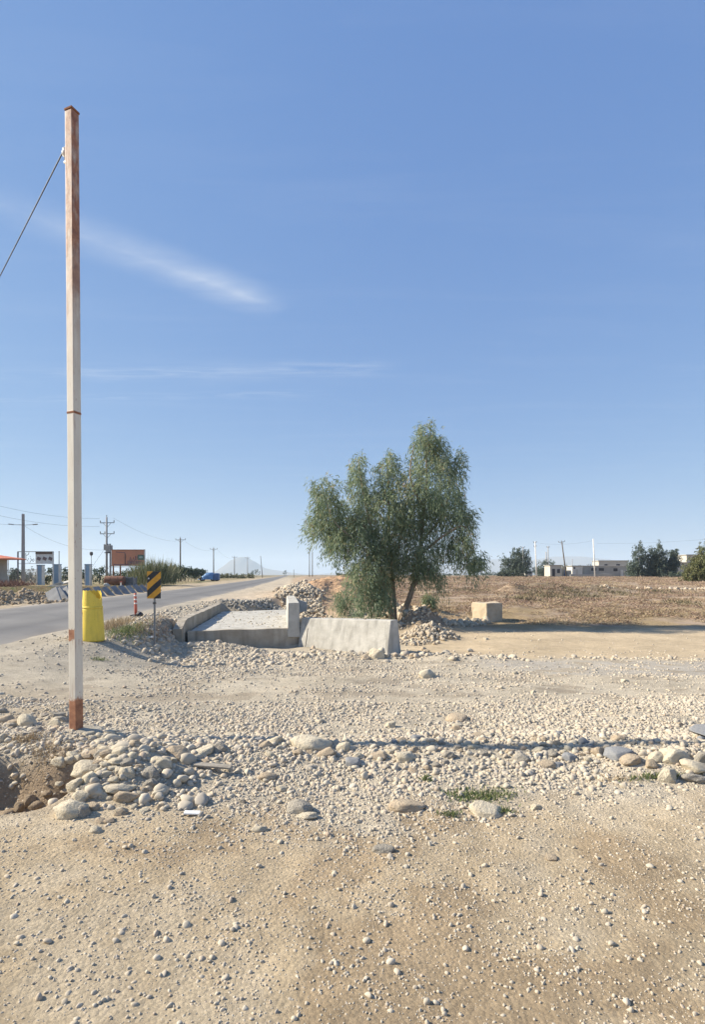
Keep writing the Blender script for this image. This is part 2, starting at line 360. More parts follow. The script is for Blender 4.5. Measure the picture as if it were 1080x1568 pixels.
# ground material: the zones' own colours ride on the mesh, noise gives grain
def ground_material():
    m = bpy.data.materials.new('ground'); m.use_nodes = True
    n, l = m.node_tree.nodes, m.node_tree.links; b = n['Principled BSDF']; b.inputs['Roughness'].default_value = .95
    b.inputs['Specular IOR Level'].default_value = .15
    a = n.new('ShaderNodeAttribute'); a.attribute_name = 'zone'
    g = n.new('ShaderNodeAttribute'); g.attribute_name = 'grit'
    t = n.new('ShaderNodeTexCoord')
    def noise(s, d=8, r=.65):
        z = n.new('ShaderNodeTexNoise'); z.inputs['Scale'].default_value = s; z.inputs['Detail'].default_value = d; z.inputs['Roughness'].default_value = r
        l.new(t.outputs['Object'], z.inputs['Vector']); return z.outputs[0]
    def rng(v, a0, a1, b0, b1):
        mr = n.new('ShaderNodeMapRange'); mr.inputs[1].default_value = a0; mr.inputs[2].default_value = a1; mr.inputs[3].default_value = b0; mr.inputs[4].default_value = b1
        l.new(v, mr.inputs[0]); return mr.outputs[0]
    def mul(x, y):
        q = n.new('ShaderNodeMath'); q.operation = 'MULTIPLY'; l.new(x, q.inputs[0]); l.new(y, q.inputs[1]); return q.outputs[0]
    vor = n.new('ShaderNodeTexVoronoi'); vor.inputs['Scale'].default_value = 55; l.new(t.outputs['Object'], vor.inputs['Vector'])
    vor2 = n.new('ShaderNodeTexVoronoi'); vor2.inputs['Scale'].default_value = 22; l.new(t.outputs['Object'], vor2.inputs['Vector'])
    f = mul(rng(noise(.6, 8), .3, .7, .80, 1.16), rng(noise(4.5, 10, .75), .3, .7, .78, 1.18))
    f = mul(f, rng(noise(45, 4, .8), .3, .7, .82, 1.18))
    hs = n.new('ShaderNodeSeparateColor'); l.new(vor.outputs['Color'], hs.inputs[0])
    peb = rng(hs.outputs[0], 0, 1, .78, 1.2)
    pm = n.new('ShaderNodeMix'); pm.data_type = 'FLOAT'; l.new(g.outputs['Fac'], pm.inputs[0]); pm.inputs[2].default_value = 1.0; l.new(peb, pm.inputs[3])
    f = mul(f, pm.outputs[0])
    vm = n.new('ShaderNodeVectorMath'); vm.operation = 'SCALE'; l.new(a.outputs['Color'], vm.inputs[0]); l.new(f, vm.inputs['Scale'])
    l.new(vm.outputs[0], b.inputs['Base Color'])
    h1_ = rng(noise(26, 12, .85), 0, 1, 0, 1)
    vh = n.new('ShaderNodeMath'); vh.operation = 'MULTIPLY_ADD'; l.new(vor.outputs['Distance'], vh.inputs[0]); vh.inputs[1].default_value = -.5; l.new(h1_, vh.inputs[2])
    bp = n.new('ShaderNodeBump'); bp.inputs['Strength'].default_value = .8; bp.inputs['Distance'].default_value = .015
    l.new(vh.outputs[0], bp.inputs['Height']); l.new(bp.outputs[0], b.inputs['Normal'])
    return m
M_ground = ground_material()

# ------------------------------------------------------------------ the ground sheet
def axis(segs):
    out = []
    for a, b, n in segs: out += list(np.linspace(a, b, n, endpoint=False))
    return np.array(out + [segs[-1][1]])
gxs = axis([(-9000, -1500, 10), (-1500, -300, 14), (-300, -80, 26), (-80, -28, 44), (-28, -12, 60), (-12, -7, 40), (-7, -3.6, 60), (-3.6, 3.8, 190), (3.8, 8, 60), (8, 24, 80), (24, 80, 60), (80, 300, 26), (300, 1500, 14), (1500, 9000, 10)])
gys = axis([(-400, -20, 10), (-20, 0, 12), (0, 1.6, 10), (1.6, 7, 150), (7, 15, 110), (15, 30, 150), (30, 60, 110), (60, 160, 60), (160, 600, 34), (600, 3000, 20), (3000, 9000, 10)])
GX, GY = np.meshgrid(gxs, gys); GZ = H(GX, GY)
nx, ny = len(gxs), len(gys)
co = np.stack([GX.ravel(), GY.ravel(), GZ.ravel()], 1)
ii = (np.arange(ny - 1)[:, None] * nx + np.arange(nx - 1)[None, :]).ravel()
faces = np.stack([ii, ii + 1, ii + nx + 1, ii + nx], 1)
def np_mesh(name, co, faces, k, smooth=True):
    me = bpy.data.meshes.new(name)
    me.vertices.add(len(co)); me.vertices.foreach_set('co', co.astype(np.float32).ravel())
    me.loops.add(len(faces) * k); me.loops.foreach_set('vertex_index', faces.astype(np.int32).ravel())
    me.polygons.add(len(faces)); me.polygons.foreach_set('loop_start', np.arange(0, len(faces) * k, k, dtype=np.int32))
    me.polygons.foreach_set('loop_total', np.full(len(faces), k, np.int32))
    me.update(calc_edges=True); me.validate()
    if smooth: me.shade_smooth()
    return me
gme = np_mesh('ground', co, faces, 4)
x, y = co[:, 0], co[:, 1]
C = lambda *c: np.array(c)[None, :]
def lay(base, w, c): return base * (1 - w[:, None]) + C(*c) * w[:, None]
n1 = fbm(x * .9, y * .9, 41, 5); n2 = fbm(x * .25, y * .25, 43, 4); n3 = fbm(x * .06, y * .06, 47, 4)
zone = np.tile(C(.44, .385, .295), (len(x), 1))                                     # grey-tan gravel
zone = lay(zone, sst(3.9, 3.2, y - .45 * sst(.8, 2.2, x) + n1 * 1.2), (.43, .345, .23))                   # bare soil in the foreground
zone = lay(zone, sst(-2.6, -3.4, x + n1) * sst(9, 7, y), (.38, .32, .235))
zone = lay(zone, sst(10.6, 11.2, y + .25 * (x - 4) + n1 * .8) * sst(2.2, 4.2, x + n1 * 2) * sst(14.6, 13.6, y), (.385, .35, .295))   # grey lane
zone = lay(zone, sst(14.0, 15.2, y + .05 * x + n1 * 1.2) * sst(.6, 2.6, x + n1), (.47, .375, .25))   # tan earth track
zone = lay(zone, sst(-4.0, -5.4, x + n1 * 1.5) * sst(8, 11, y), (.36, .32, .255))  # shoulder of the road
zone = lay(zone, sst(21.6, 23.4, y + n1 * 2 - .02 * x) * sst(1.0, 4, x), (.34, .26, .19))          # field
zone = lay(zone, sst(21.6, 23.4, y + n1 * 2) * sst(1.0, 4, x) * sst(.0, .16, n2), (.30, .225, .13))
zone = lay(zone, sst(28, 31, y) * sst(-3, -1, x + .1 * y), (.34, .26, .185))
emb = sst(27.5, 29.5, y) * sst(road_near(y) - .3, road_near(y) + .6, x) * sst(-2.2, -3.6, x + .115 * (y - 28) + n1)
zone = lay(zone, emb, (.44, .375, .285))
zone = lay(zone, np.clip(gss(x, y, -1.2, 40, 3.6, 10) * 1.6, 0, 1), (.40, .265, .165))              # raw orange bank
zone = lay(zone, np.clip(gss(x, y, -2.2, 29, 1.6, 4) * 1.4, 0, 1), (.43, .305, .20))
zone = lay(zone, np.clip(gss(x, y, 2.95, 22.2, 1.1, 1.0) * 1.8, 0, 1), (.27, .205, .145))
zone = lay(zone, np.clip(gss(x, y, 3.4, 27, 1.6, 1.4) * 1.5, 0, 1), (.44, .34, .21))
zone = lay(zone, np.clip(gss(x, y, 16, 43.4, 2.4, 2.6) + gss(x, y, 20.5, 45.4, 2.4, 2.4), 0, 1) * .8, (.15, .12, .08))
farx = road_near(y) - ROAD_W
zone = lay(zone, sst(farx + .5, farx - .5, x), (.40, .325, .225))
zone = lay(zone, sst(farx - 3.5, farx - 6, x + n2 * 6) * sst(20, 24, y), (.30, .235, .14))
zone = lay(zone, sst(farx - 3.5, farx - 6, x + n2 * 6) * sst(20, 24, y) * sst(-.02, .16, n1), (.16, .165, .08))
n5 = fbm(x * 1.9, y * 1.9, 143, 5); soil = sst(4.3, 3.4, y)
zone = lay(zone, soil * sst(.03, .14, n5), (.345, .265, .17)); zone = lay(zone, soil * sst(.04, .16, -n5) * .8, (.46, .385, .275))
zone = lay(zone, sst(6.5, 8, y) * sst(16, 14, y) * sst(.02, .15, n5) * (x > -4.5), (.335, .285, .215))
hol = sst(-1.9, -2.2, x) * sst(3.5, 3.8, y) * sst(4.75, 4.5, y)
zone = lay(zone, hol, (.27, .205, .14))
far_w = sst(150, 420, y)
zone = lay(zone, far_w * sst(-.1, .15, n3), (.27, .215, .14)); zone = lay(zone, far_w * sst(.02, .2, -n3), (.13, .145, .08))
grit = sst(.24, .34, zone[:, 2]) * .6 + .4 * (y < 16)
ca = gme.attributes.new('zone', 'FLOAT_COLOR', 'POINT'); ca.data.foreach_set('color', np.concatenate([zone, np.ones((len(x), 1))], 1).astype(np.float32).ravel())
ga = gme.attributes.new('grit', 'FLOAT', 'POINT'); ga.data.foreach_set('value', grit.astype(np.float32))
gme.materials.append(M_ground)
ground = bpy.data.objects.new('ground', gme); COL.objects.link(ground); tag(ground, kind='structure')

# ------------------------------------------------------------------ asphalt road
M_road = mat('asphalt', (.135, .133, .132), (.185, .18, .172), .4, .9, .3, 60, dist=.01, lo=.3, hi=.7)
rn, rl = M_road.node_tree.nodes, M_road.node_tree.links
Ds = np.concatenate([np.arange(-60, 0, 4), np.arange(0, 60, .8), np.arange(60, 400, 8), np.arange(400, 3000, 80)])
vs, fs = [], []
US = np.array([0, .10, .25, .5, .75, .90, 1.0])
for i, D in enumerate(Ds):
    for u in US:
        wob = (0.22 * math.sin(D * 1.7) + .15 * math.sin(D * .61 + 2)) * (1 if u in (0, 1.0) else 0)
        xx = float(road_near(D)) - u * ROAD_W + wob * 1.0
        zz_ = float(np.interp(D, [0, 8, 14, 22, 60, 1200, 9000], [0, .02, .1, .2, .2, .2, 0])) + .035 + .05 * (1 - (2 * u - 1) ** 2) - (.032 if u in (0, 1.0) else 0)
        if u in (0, 1.0): zz_ = h1(xx, D) - .02
        vs.append((xx, D, zz_))
    if i:
        k = len(US)
        for j in range(k - 1): a = (i - 1) * k + j; fs.append((a, a + 1, a + k + 1, a + k))
mb = MB(); mb.add(vs, fs); road = mb.build('asphalt_road', M_road, smooth=True); tag(road, kind='structure')
ua = road.data.attributes.new('across', 'FLOAT', 'POINT'); ua.data.foreach_set('value', np.tile(US, len(Ds)).astype(np.float32))
_b = rn['Principled BSDF']; _src = _b.inputs['Base Color'].links[0].from_socket
_a = rn.new('ShaderNodeAttribute'); _a.attribute_name = 'across'
_nz = rn.new('ShaderNodeTexNoise'); _nz.inputs['Scale'].default_value = .9; _nz.inputs['Detail'].default_value = 8
_tc = rn.new('ShaderNodeTexCoord'); _mp = rn.new('ShaderNodeMapping'); _mp.inputs['Scale'].default_value = (1, .12, 1); rl.new(_tc.outputs['Object'], _mp.inputs[0]); rl.new(_mp.outputs[0], _nz.inputs[0])
_ad = rn.new('ShaderNodeMath'); _ad.operation = 'MULTIPLY_ADD'; rl.new(_nz.outputs[0], _ad.inputs[0]); _ad.inputs[1].default_value = .14; rl.new(_a.outputs['Fac'], _ad.inputs[2])
_rp = rn.new('ShaderNodeValToRGB'); rl.new(_ad.outputs[0], _rp.inputs[0])
_st = [(.07, (1.9, 1.72, 1.5)), (.14, (1.25, 1.22, 1.18)), (.22, (1, 1, 1)), (.30, (.82, .82, .83)), (.38, (1, 1, 1)), (.52, (1.05, 1.05, 1.05)), (.66, (.84, .84, .85)), (.76, (1, 1, 1)), (.93, (1.1, 1.08, 1.06)), (1.0, (1.9, 1.72, 1.5))]
while len(_rp.color_ramp.elements) < len(_st): _rp.color_ramp.elements.new(.5)
for _i, (_p, _c) in enumerate(_st): _rp.color_ramp.elements[_i].position = _p; _rp.color_ramp.elements[_i].color = (*[v / 2 for v in _c], 1)
_m = rn.new('ShaderNodeMix'); _m.data_type = 'RGBA'; _m.blend_type = 'MULTIPLY'; _m.inputs[0].default_value = 1; rl.new(_src, _m.inputs[6]); rl.new(_rp.outputs[0], _m.inputs[7])
_v = rn.new('ShaderNodeVectorMath'); _v.operation = 'SCALE'; _v.inputs['Scale'].default_value = 2.0; rl.new(_m.outputs[2], _v.inputs[0]); rl.new(_v.outputs[0], _b.inputs['Base Color'])
if road.data.polygons[0].normal.z < 0: road.data.flip_normals()

# ------------------------------------------------------------------ distant hills
M_hill = mat('hill', (.20, .175, .15), (.15, .14, .125), .004, .95)
def hill(name, px0, px1, D, prof, depth, seed):
    n = 90; rows = 9; vs = []; fs = []
    for j in range(rows):
        t = j / (rows - 1); hh = math.sin(math.pi * t)
        for i in range(n + 1):
            s_ = i / n; px = px0 + (px1 - px0) * s_
            top = np.interp(px, [p[0] for p in prof], [p[1] for p in prof])
            zt = (HY - top) / F * D + 1.6
            zt *= hh ** .8
            zt += (fbm(np.array([s_ * 14.]), np.array([t * 5.]), seed, 5)[0]) * zt * .22
            vs.append((gx(px, D), D + (t - .3) * depth, max(zt, -3) if 0 < j < rows - 1 else -3))
        if j:
            for i in range(n): a = (j - 1) * (n + 1) + i; fs.append((a, a + 1, a + n + 2, a + n + 1))
    mb = MB(); mb.add(vs, fs); o = mb.build(name, M_hill, smooth=True); tag(o, kind='structure'); return o
hill('hill', 326, 470, 5600, [(326, 881), (338, 868), (350, 857), (360, 852), (372, 853), (384, 859), (396, 868), (410, 872), (440, 876), (470, 881)], 1100, 5)
hill('hill', 470, 1300, 6300, [(470, 881), (560, 872), (640, 868), (700, 864), (740, 858), (780, 855), (820, 857), (860, 851), (905, 850), (950, 856), (1000, 858), (1060, 860), (1150, 854), (1300, 866)], 1500, 11)
hill('hill', -260, 326, 6900, [(-260, 868), (-100, 870), (0, 872), (120, 876), (200, 873), (280, 877), (326, 881)], 1200, 17)

# ------------------------------------------------------------------ stones
def stone_mesh(name, seed, m, sub=3, facet=10, rough=.08, flat=1.0):
    rg = random.Random(seed); bm = bmesh.new(); bmesh.ops.create_icosphere(bm, subdivisions=sub, radius=1)
    pl = []
    for k in range(facet):
        d = Vector((rg.gauss(0, 1), rg.gauss(0, 1), rg.gauss(0, 1))).normalized(); pl.append((d, rg.uniform(.62, .95)))
    off = [rg.uniform(0, 50) for _ in range(3)]
    sc = Vector((rg.uniform(.85, 1.2), rg.uniform(.7, 1.0), rg.uniform(.62, .9) * flat))
    pts = np.array([v.co[:] for v in bm.verts])
    nz = fbm(pts[:, 0] * 1.6 + off[0] + pts[:, 2], pts[:, 1] * 1.6 + off[1] - pts[:, 2] * .7, seed, 4)
    for v, a in zip(bm.verts, nz):
        p = v.co.copy()
        for d, r_ in pl:
            e = p.dot(d) - r_
            if e > 0: p -= d * e * .9
        p *= 1 + float(a) * rough * 4
        v.co = Vector((p.x * sc.x, p.y * sc.y, p.z * sc.z))
    me = bpy.data.meshes.new(name); bm.to_mesh(me); bm.free(); me.materials.append(m); me.shade_smooth(); return me
SM = {}
def stone_lib(key, m, n, **kw):
    SM[key] = [stone_mesh('stone', 100 * len(SM) + k, m, **kw) for k in range(n)]
stone_lib('mix', M_stone, 10, sub=3, facet=8, rough=.05)
stone_lib('cream', M_cream, 7, sub=4, facet=15, rough=.08)
stone_lib('grey', M_greystone, 6, sub=4, facet=16, rough=.09)
stone_lib('tan', M_tanstone, 6, sub=4, facet=14, rough=.08)
stone_lib('dark', M_darkstone, 3, sub=4, facet=9, rough=.06)
stone_lib('clod', M_clod, 5, sub=4, facet=6, rough=.16)
placed = []
def stone(kind, px, py, w, hgt, label, group=None, name='stone', pos=None, cat='stone', sink=.32):
    P = pos or at(px, py + hgt * .3)
    rx = w / 2 * P.y / F; rz_ = max(hgt, w * .45) / 2 * P.y / F
    me = random.choice(SM[kind]); o = bpy.data.objects.new(name, me); COL.objects.link(o)
    o.scale = (rx * 1.08, rx * random.uniform(.8, 1.1), rz_ * 1.4)
    o.rotation_euler = (random.uniform(-.25, .25), random.uniform(-.25, .25), random.choice([0, math.pi]) + random.uniform(-.35, .35))
    o.location = (P.x, P.y, P.z + rz_ * (1 - 2 * sink) * .45)
    placed.append((P.x, P.y, rx)); return tag(o, label, cat, group)

for kind, px, py, w, hg, lab in [
    ('cream', 108, 1236, 46, 38, 'largest pale boulder at the foot of the cobble heap below the pole'),
    ('grey', 125, 1240, 26, 30, 'grey rounded boulder leaning on the largest pale boulder in the heap'),
    ('cream', 134, 1174, 46, 28, 'long tan cobble lying on the edge of the eroded hollow'),
    ('cream', 137, 1191, 26, 26, 'oval cream cobble just below the long tan cobble'),
    ('cream', 116, 1200, 30, 26, 'cream cobble stacked above the largest boulder, nearest the hollow'),
    ('cream', 124, 1217, 32, 22, 'broad cream cobble in the middle of the heap beside the hollow'),
    ('tan', 164, 1153, 22, 20, 'round tan cobble on top of the heap right of the pole foot'),
    ('cream', 134, 1122, 20, 14, 'small cream cobble against the right foot of the pole'),
    ('tan', 192, 1217, 32, 26, 'wide tan cobble with dark right side low in the heap'),
    ('cream', 178, 1206, 40, 15, 'flat elongated cream cobble across the lower heap'),
    ('grey', 231, 1182, 28, 24, 'tilted grey cobble at the right edge of the heap'),
    ('cream', 246, 1166, 34, 22, 'pale rounded boulder where the heap meets the cobble ridge'),
    ('tan', 270, 1150, 38, 24, 'tan boulder at the left start of the cobble ridge'),
    ('grey', 335, 1145, 30, 24, 'grey-brown boulder on the ridge left of the flat plank'),
    ('cream', 312, 1147, 40, 20, 'low tan boulder beside the grey-brown one on the ridge'),
    ('cream', 39, 1103, 28, 26, 'pale angular boulder left of the pole with shadow behind'),
    ('tan', 8, 1099, 24, 20, 'brown rounded boulder at the left edge of the picture'),
    ('cream', 2, 1129, 22, 18, 'whitish boulder cut off by the left edge, below the brown one'),
    ('cream', 84, 1106, 20, 18, 'rough pale stone just left of the pole foot'),
    ('grey', 97, 1101, 22, 18, 'grey broken stone touching the left side of the pole foot'),
    ('cream', 474, 1134, 54, 28, 'largest pale flat-topped boulder in the middle of the ridge'),
    ('cream', 422, 1133, 28, 16, 'cream stone left of the largest ridge boulder'),
    ('tan', 406, 1140, 20, 16, 'small tan stone at the left of the middle ridge boulders'),
    ('tan', 500, 1150, 26, 20, 'tan boulder just right below the largest ridge boulder'),
    ('cream', 526, 1143, 24, 16, 'cream boulder behind the blue-grey stone on the ridge'),
    ('dark', 540, 1165, 28, 18, 'blue-grey stone with dark face on the middle ridge'),
    ('tan', 580, 1155, 24, 18, 'tan stone right of the blue-grey ridge stone'),
    ('cream', 622, 1158, 34, 20, 'broad pale stone on the ridge right of centre'),
    ('grey', 458, 1234, 42, 28, 'grey-brown boulder alone in the foreground gravel'),
    ('cream', 470, 1249, 30, 12, 'flat cream stone in front of the lone grey-brown boulder'),
    ('tan', 622, 1231, 48, 26, 'tan rounded boulder in the foreground left of the green weeds'),
    ('cream', 746, 1240, 48, 20, 'low pinkish-cream boulder surrounded by green weeds'),
    ('cream', 654, 1031, 26, 22, 'white stone with dark right side alone on the gravel yard'),
    ('grey', 586, 1301, 30, 14, 'flat grey stone with sharp shadow near the bottom'),
    ('tan', 700, 1098, 32, 16, 'low tan stone half sunk in the gravel yard'),
    ('cream', 431, 1206, 22, 14, 'tilted white stone in the gravel below the ridge'),
    ('tan', 411, 1189, 28, 16, 'brown stone in the gravel below the ridge'),
    ('grey', 800, 1160, 28, 16, 'tan-grey stone on the right half of the ridge'),
    ('dark', 872, 1158, 28, 18, 'dark grey angular stone on the right half of the ridge'),
    ('tan', 838, 1170, 26, 16, 'small tan stone between two dark ridge stones on the right'),
    ('dark', 945, 1153, 48, 16, 'long dark flat stone on the ridge near the right edge'),
    ('tan', 965, 1163, 34, 18, 'brown stone under the long dark flat stone'),
    ('cream', 1033, 1154, 44, 28, 'large smooth cream boulder near the right edge'),
    ('cream', 1062, 1170, 44, 22, 'broad cream boulder below the large smooth one at the right edge'),
    ('cream', 1023, 1184, 30, 32, 'upright faceted cream boulder beside the green tuft at right'),
    ('grey', 1078, 1160, 26, 36, 'grey boulder cut off by the right edge of the picture'),
    ('grey', 1064, 1190, 36, 16, 'low grey stone in front of the broad cream boulder at right'),
    ('cream', 1006, 1158, 24, 18, 'cream stone left of the large smooth boulder'),
    ('tan', 998, 1170, 24, 18, 'tan stone left of the upright faceted boulder'),
    ('tan', 918, 1150, 22, 18, 'brown stone left of the long dark flat stone'),
    ('cream', 577, 1000, 24, 22, 'white stone against the foot of the concrete barrier'),
    ('tan', 560, 1006, 16, 12, 'small tan stone left of the white one at the barrier foot'),
    ('cream', 958, 1042, 12, 8, 'small white stone on the grey lane'),
    ('cream', 790, 1030, 10, 8, 'small pale stone at the edge of the grey lane'),
    ('cream', 818, 1059, 10, 8, 'small white stone in front of the grey lane'),
    ('cream', 745, 977, 9, 8, 'lone stone on the tan track below the cut stone block'),
    ('tan', 845, 1312, 20, 10, 'low reddish stone in the bare foreground at lower right'),
    ('cream', 822, 1236, 18, 14, 'pale stone right of the boulder in the green weeds'),
    ('tan', 950, 1128, 22, 14, 'reddish stone behind the ridge at right'),
    ('grey', 372, 1226, 12, 10, 'small grey stone in the gravel near the white scrap'),
    ('cream', 396, 1268, 22, 14, 'pale stone at the lower edge of the gravel'),
]: stone(kind, px, py, w, hg, lab)

# more cobbles, told apart by colour, size and the things they lie beside
COLW = {'cream': 'cream', 'tan': 'tan', 'grey': 'grey', 'dark': 'dark grey'}
def fill(n, fx, kinds, wr, where, group):
    k = 0; tries = 0
    while k < n and tries < n * 30:
        tries += 1
        px, py = fx(); w = random.uniform(*wr); P = at(px, py)
        r_ = w / 2 * P.y / F
        if any((P.x - q[0]) ** 2 + (P.y - q[1]) ** 2 < (.62 * (r_ + q[2])) ** 2 for q in placed): continue
        kd = random.choice(kinds); big = 'larger' if w > (wr[0] + wr[1]) / 2 else 'smaller'
        stone(kd, px, py, w, w * random.uniform(.5, .8), f'{big} {COLW[kd]} {where(px, py)}', group, pos=P); k += 1
U = random.uniform
def pick(v, table):
    for lim, txt in table:
        if v < lim: return txt
    return table[-1][1]
KD = ['cream', 'cream', 'cream', 'tan', 'tan', 'grey', 'grey', 'dark']
fill(66, lambda: (random.gauss(155, 32), random.gauss(1188, 28)), ['cream', 'cream', 'cream', 'cream', 'tan', 'tan', 'grey'], (11, 25), lambda a, b: 'cobble ' + pick(b, [(1168, 'at the top of the heap,'), (1186, 'high in the heap,'), (1206, 'low in the heap,'), (9999, 'at the foot of the heap,')]) + pick(a, [(125, ' on the rim of the hollow'), (142, ' above the largest pale boulder'), (160, ' left of the middle'), (180, ' right of the middle'), (9999, ' on the ridge side')]), 'cobbles in the heap by the pole')
def ridge(a, b):
    return 'cobble, ' + pick(b, [(1150, 'far'), (9999, 'near')]) + ' ridge side, ' + pick(a, [(345, 'left of the flat board'), (445, 'between flat board and largest flat-topped boulder'), (560, 'around the blue-grey stone'), (650, 'around the broad pale stone right of centre'), (770, 'between the broad pale stone and the weeds'), (860, 'left of the dark angular stone'), (950, 'between the two dark stones'), (9999, 'by the big cream boulders at right')])
fill(42, lambda: (U(250, 650), random.gauss(1148, 15)), KD, (8, 19), ridge, 'cobbles on the stone ridge')
fill(50, lambda: (U(650, 1090), random.gauss(1150, 18)), KD, (8, 19), ridge, 'cobbles on the stone ridge')
fill(16, lambda: (U(0, 95), random.gauss(1105, 9)), ['cream', 'grey', 'tan'], (9, 18), lambda a, b: 'stone on the rise ' + pick(a, [(32, 'at the left edge'), (62, 'around the pale angular boulder'), (9999, 'just left of the pole foot')]), 'stones left of the pole')
fill(24, lambda: (U(470, 740), 1001 + U(-7, 7)), ['cream', 'grey', 'tan'], (6, 13), lambda a, b: 'stone in the low row ' + pick(a, [(530, 'below the left half of the barrier'), (612, 'below the right half of the barrier'), (680, 'just right of the barrier'), (9999, 'between the barrier and the tan track')]), 'stones along the barrier foot')

# clods in the hollow
for i in range(46):
    X, Y = U(-3.1, -2.0), U(3.72, 4.5); s_ = U(.025, .085)
    stone('clod', 0, 0, 2 * s_ / Y * F, 1.6 * s_ / Y * F, ('larger' if s_ > .07 else 'smaller') + ' brown lump of earth ' + ('at the left edge' if X < -2.75 else 'left of the middle' if X < -2.5 else 'right of the middle' if X < -2.25 else 'on the cobble side') + (' at the back' if Y > 4.25 else ' halfway back' if Y > 3.95 else ' at the front') + ' of the hollow', 'earth clods in the hollow', 'earth_clod', Vector((X, Y, h1(X, Y))), 'clod')
# dark lump at the right edge, its colour standing in for a shaded patch
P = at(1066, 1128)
o = bpy.data.objects.new('shade_patch_slab', SM['dark'][1]); COL.objects.link(o); o.scale = (.20, .16, .07); o.location = (P.x + .14, P.y, P.z + .04); o.rotation_euler = (.1, .1, .4)
tag(o, 'dark grey slab standing in for a shaded patch at the right edge above the boulders', 'asphalt')

# ------------------------------------------------------------------ scattered stuff with geometry nodes
def variant_collection(name, meshes):
    c = bpy.data.collections.new(name)
    for i, me in enumerate(meshes):
        o = bpy.data.objects.new(f'{name}_{i:02d}', me); c.objects.link(o)
    return c
def scatter(name, label, pts, rot, scl, var, coll, cat=None):
    me = bpy.data.meshes.new(name); me.vertices.add(len(pts)); me.vertices.foreach_set('co', np.asarray(pts, np.float32).ravel())
    for nm, arr in (('rot', rot), ('scl', scl)):
        a = me.attributes.new(nm, 'FLOAT_VECTOR', 'POINT'); a.data.foreach_set('vector', np.asarray(arr, np.float32).ravel())
    a = me.attributes.new('var', 'INT', 'POINT'); a.data.foreach_set('value', np.asarray(var, np.int32))
    o = bpy.data.objects.new(name, me); COL.objects.link(o); tag(o, label, cat, kind='stuff')
    ng = bpy.data.node_groups.new(name, 'GeometryNodeTree')
    ng.interface.new_socket('Geometry', in_out='INPUT', socket_type='NodeSocketGeometry'); ng.interface.new_socket('Geometry', in_out='OUTPUT', socket_type='NodeSocketGeometry')
    N, L = ng.nodes, ng.links
    gi, go = N.new('NodeGroupInput'), N.new('NodeGroupOutput')
    ip = N.new('GeometryNodeInstanceOnPoints'); ci = N.new('GeometryNodeCollectionInfo'); ci.inputs['Collection'].default_value = coll
    ci.inputs['Separate Children'].default_value = True; ci.inputs['Reset Children'].default_value = True
    def na(nm, t):
        q = N.new('GeometryNodeInputNamedAttribute'); q.data_type = t; q.inputs['Name'].default_value = nm; return q.outputs['Attribute']
    er = N.new('FunctionNodeEulerToRotation'); L.new(na('rot', 'FLOAT_VECTOR'), er.inputs[0])
    L.new(gi.outputs[0], ip.inputs['Points']); L.new(ci.outputs[0], ip.inputs['Instance']); ip.inputs['Pick Instance'].default_value = True
    L.new(na('var', 'INT'), ip.inputs['Instance Index']); L.new(er.outputs[0], ip.inputs['Rotation']); L.new(na('scl', 'FLOAT_VECTOR'), ip.inputs['Scale'])
    L.new(ip.outputs[0], go.inputs[0])
    md = o.modifiers.new('scatter', 'NODES'); md.node_group = ng
    return o
rng = np.random.default_rng(11)
peb_lib = variant_collection('pebble', [stone_mesh('pebble', 900 + k, M_gravel, sub=2, facet=13, rough=.09) for k in range(10)])
rub_lib = variant_collection('rubble_piece', [stone_mesh('rubble_piece', 950 + k, M_rubble, sub=2, facet=14, rough=.09) for k in range(8)])
grub_lib = variant_collection('grey_rubble_piece', [stone_mesh('grey_rubble_piece', 980 + k, M_grubble, sub=2, facet=9, rough=.06) for k in range(8)])
berm_lib = variant_collection('earth_lump', [stone_mesh('earth_lump', 1010 + k, mat('berm_soil', (.42, .335, .235), (.32, .25, .17), 4, .95, .6, 12, dist=.03), sub=2, facet=9, rough=.14) for k in range(6)])
def pebbles(n, xr, yr, dens, size):
    X = rng.uniform(*xr, n); Y = rng.uniform(*yr, n); k = rng.random(n) < dens(X, Y); X, Y = X[k], Y[k]
    s_ = size(X, Y) * np.exp(np.clip(rng.normal(-.1, .55, len(X)), -1.2, 1.05))
    return X, Y, s_
def road_clear(X, Y): return 1 - sst(road_near(Y) + .25, road_near(Y) + .05, X)
def deck_clear(X, Y): return 1 - (sst(-6.5, -6.2, X + 0.118 * (Y - 24.8)) * sst(-1.3, -1.7, X + .16 * (Y - 17.5)) * (Y > 16.2) * (Y < 27))
parts_ = []
def dA(X, Y):
    nn = fbm(X * 1.1, Y * 1.1, 61, 4)
    d = .16 + .84 * sst(3.1, 3.8, Y - .5 * sst(.8, 2.2, X) + nn * 1.6)
    d *= 1 - .8 * sst(-1.7, -2.1, X) * sst(4.9, 4.5, Y)
    return d * (.25 + 1.1 * sst(-.16, .16, fbm(X * 1.7, Y * 1.7, 67, 4)))
parts_.append(pebbles(165000, (-4.6, 6.3), (1.5, 7.2), dA, lambda X, Y: .0068 + .0042 * sst(3.4, 4.2, Y) + .003 * gss(X * 0, Y, 0, 4.9, 1, .6)))
parts_.append(pebbles(4700, (-2.4, 6.3), (4.0, 5.9), lambda X, Y: np.exp(-((Y - 4.85) / .55) ** 2) * .9, lambda X, Y: .016 + 0 * X))
parts_.append(pebbles(900, (-2.3, -.9), (3.5, 5.2), lambda X, Y: gss(X, Y, -1.6, 4.3, .5, .6), lambda X, Y: .028 + 0 * X))
parts_.append(pebbles(70000, (-3.4, 3.6), (1.5, 4.6), lambda X, Y: .35 + .65 * sst(-.1, .15, fbm(X * 2.5, Y * 2.5, 63, 3)), lambda X, Y: .0038 + 0 * X))
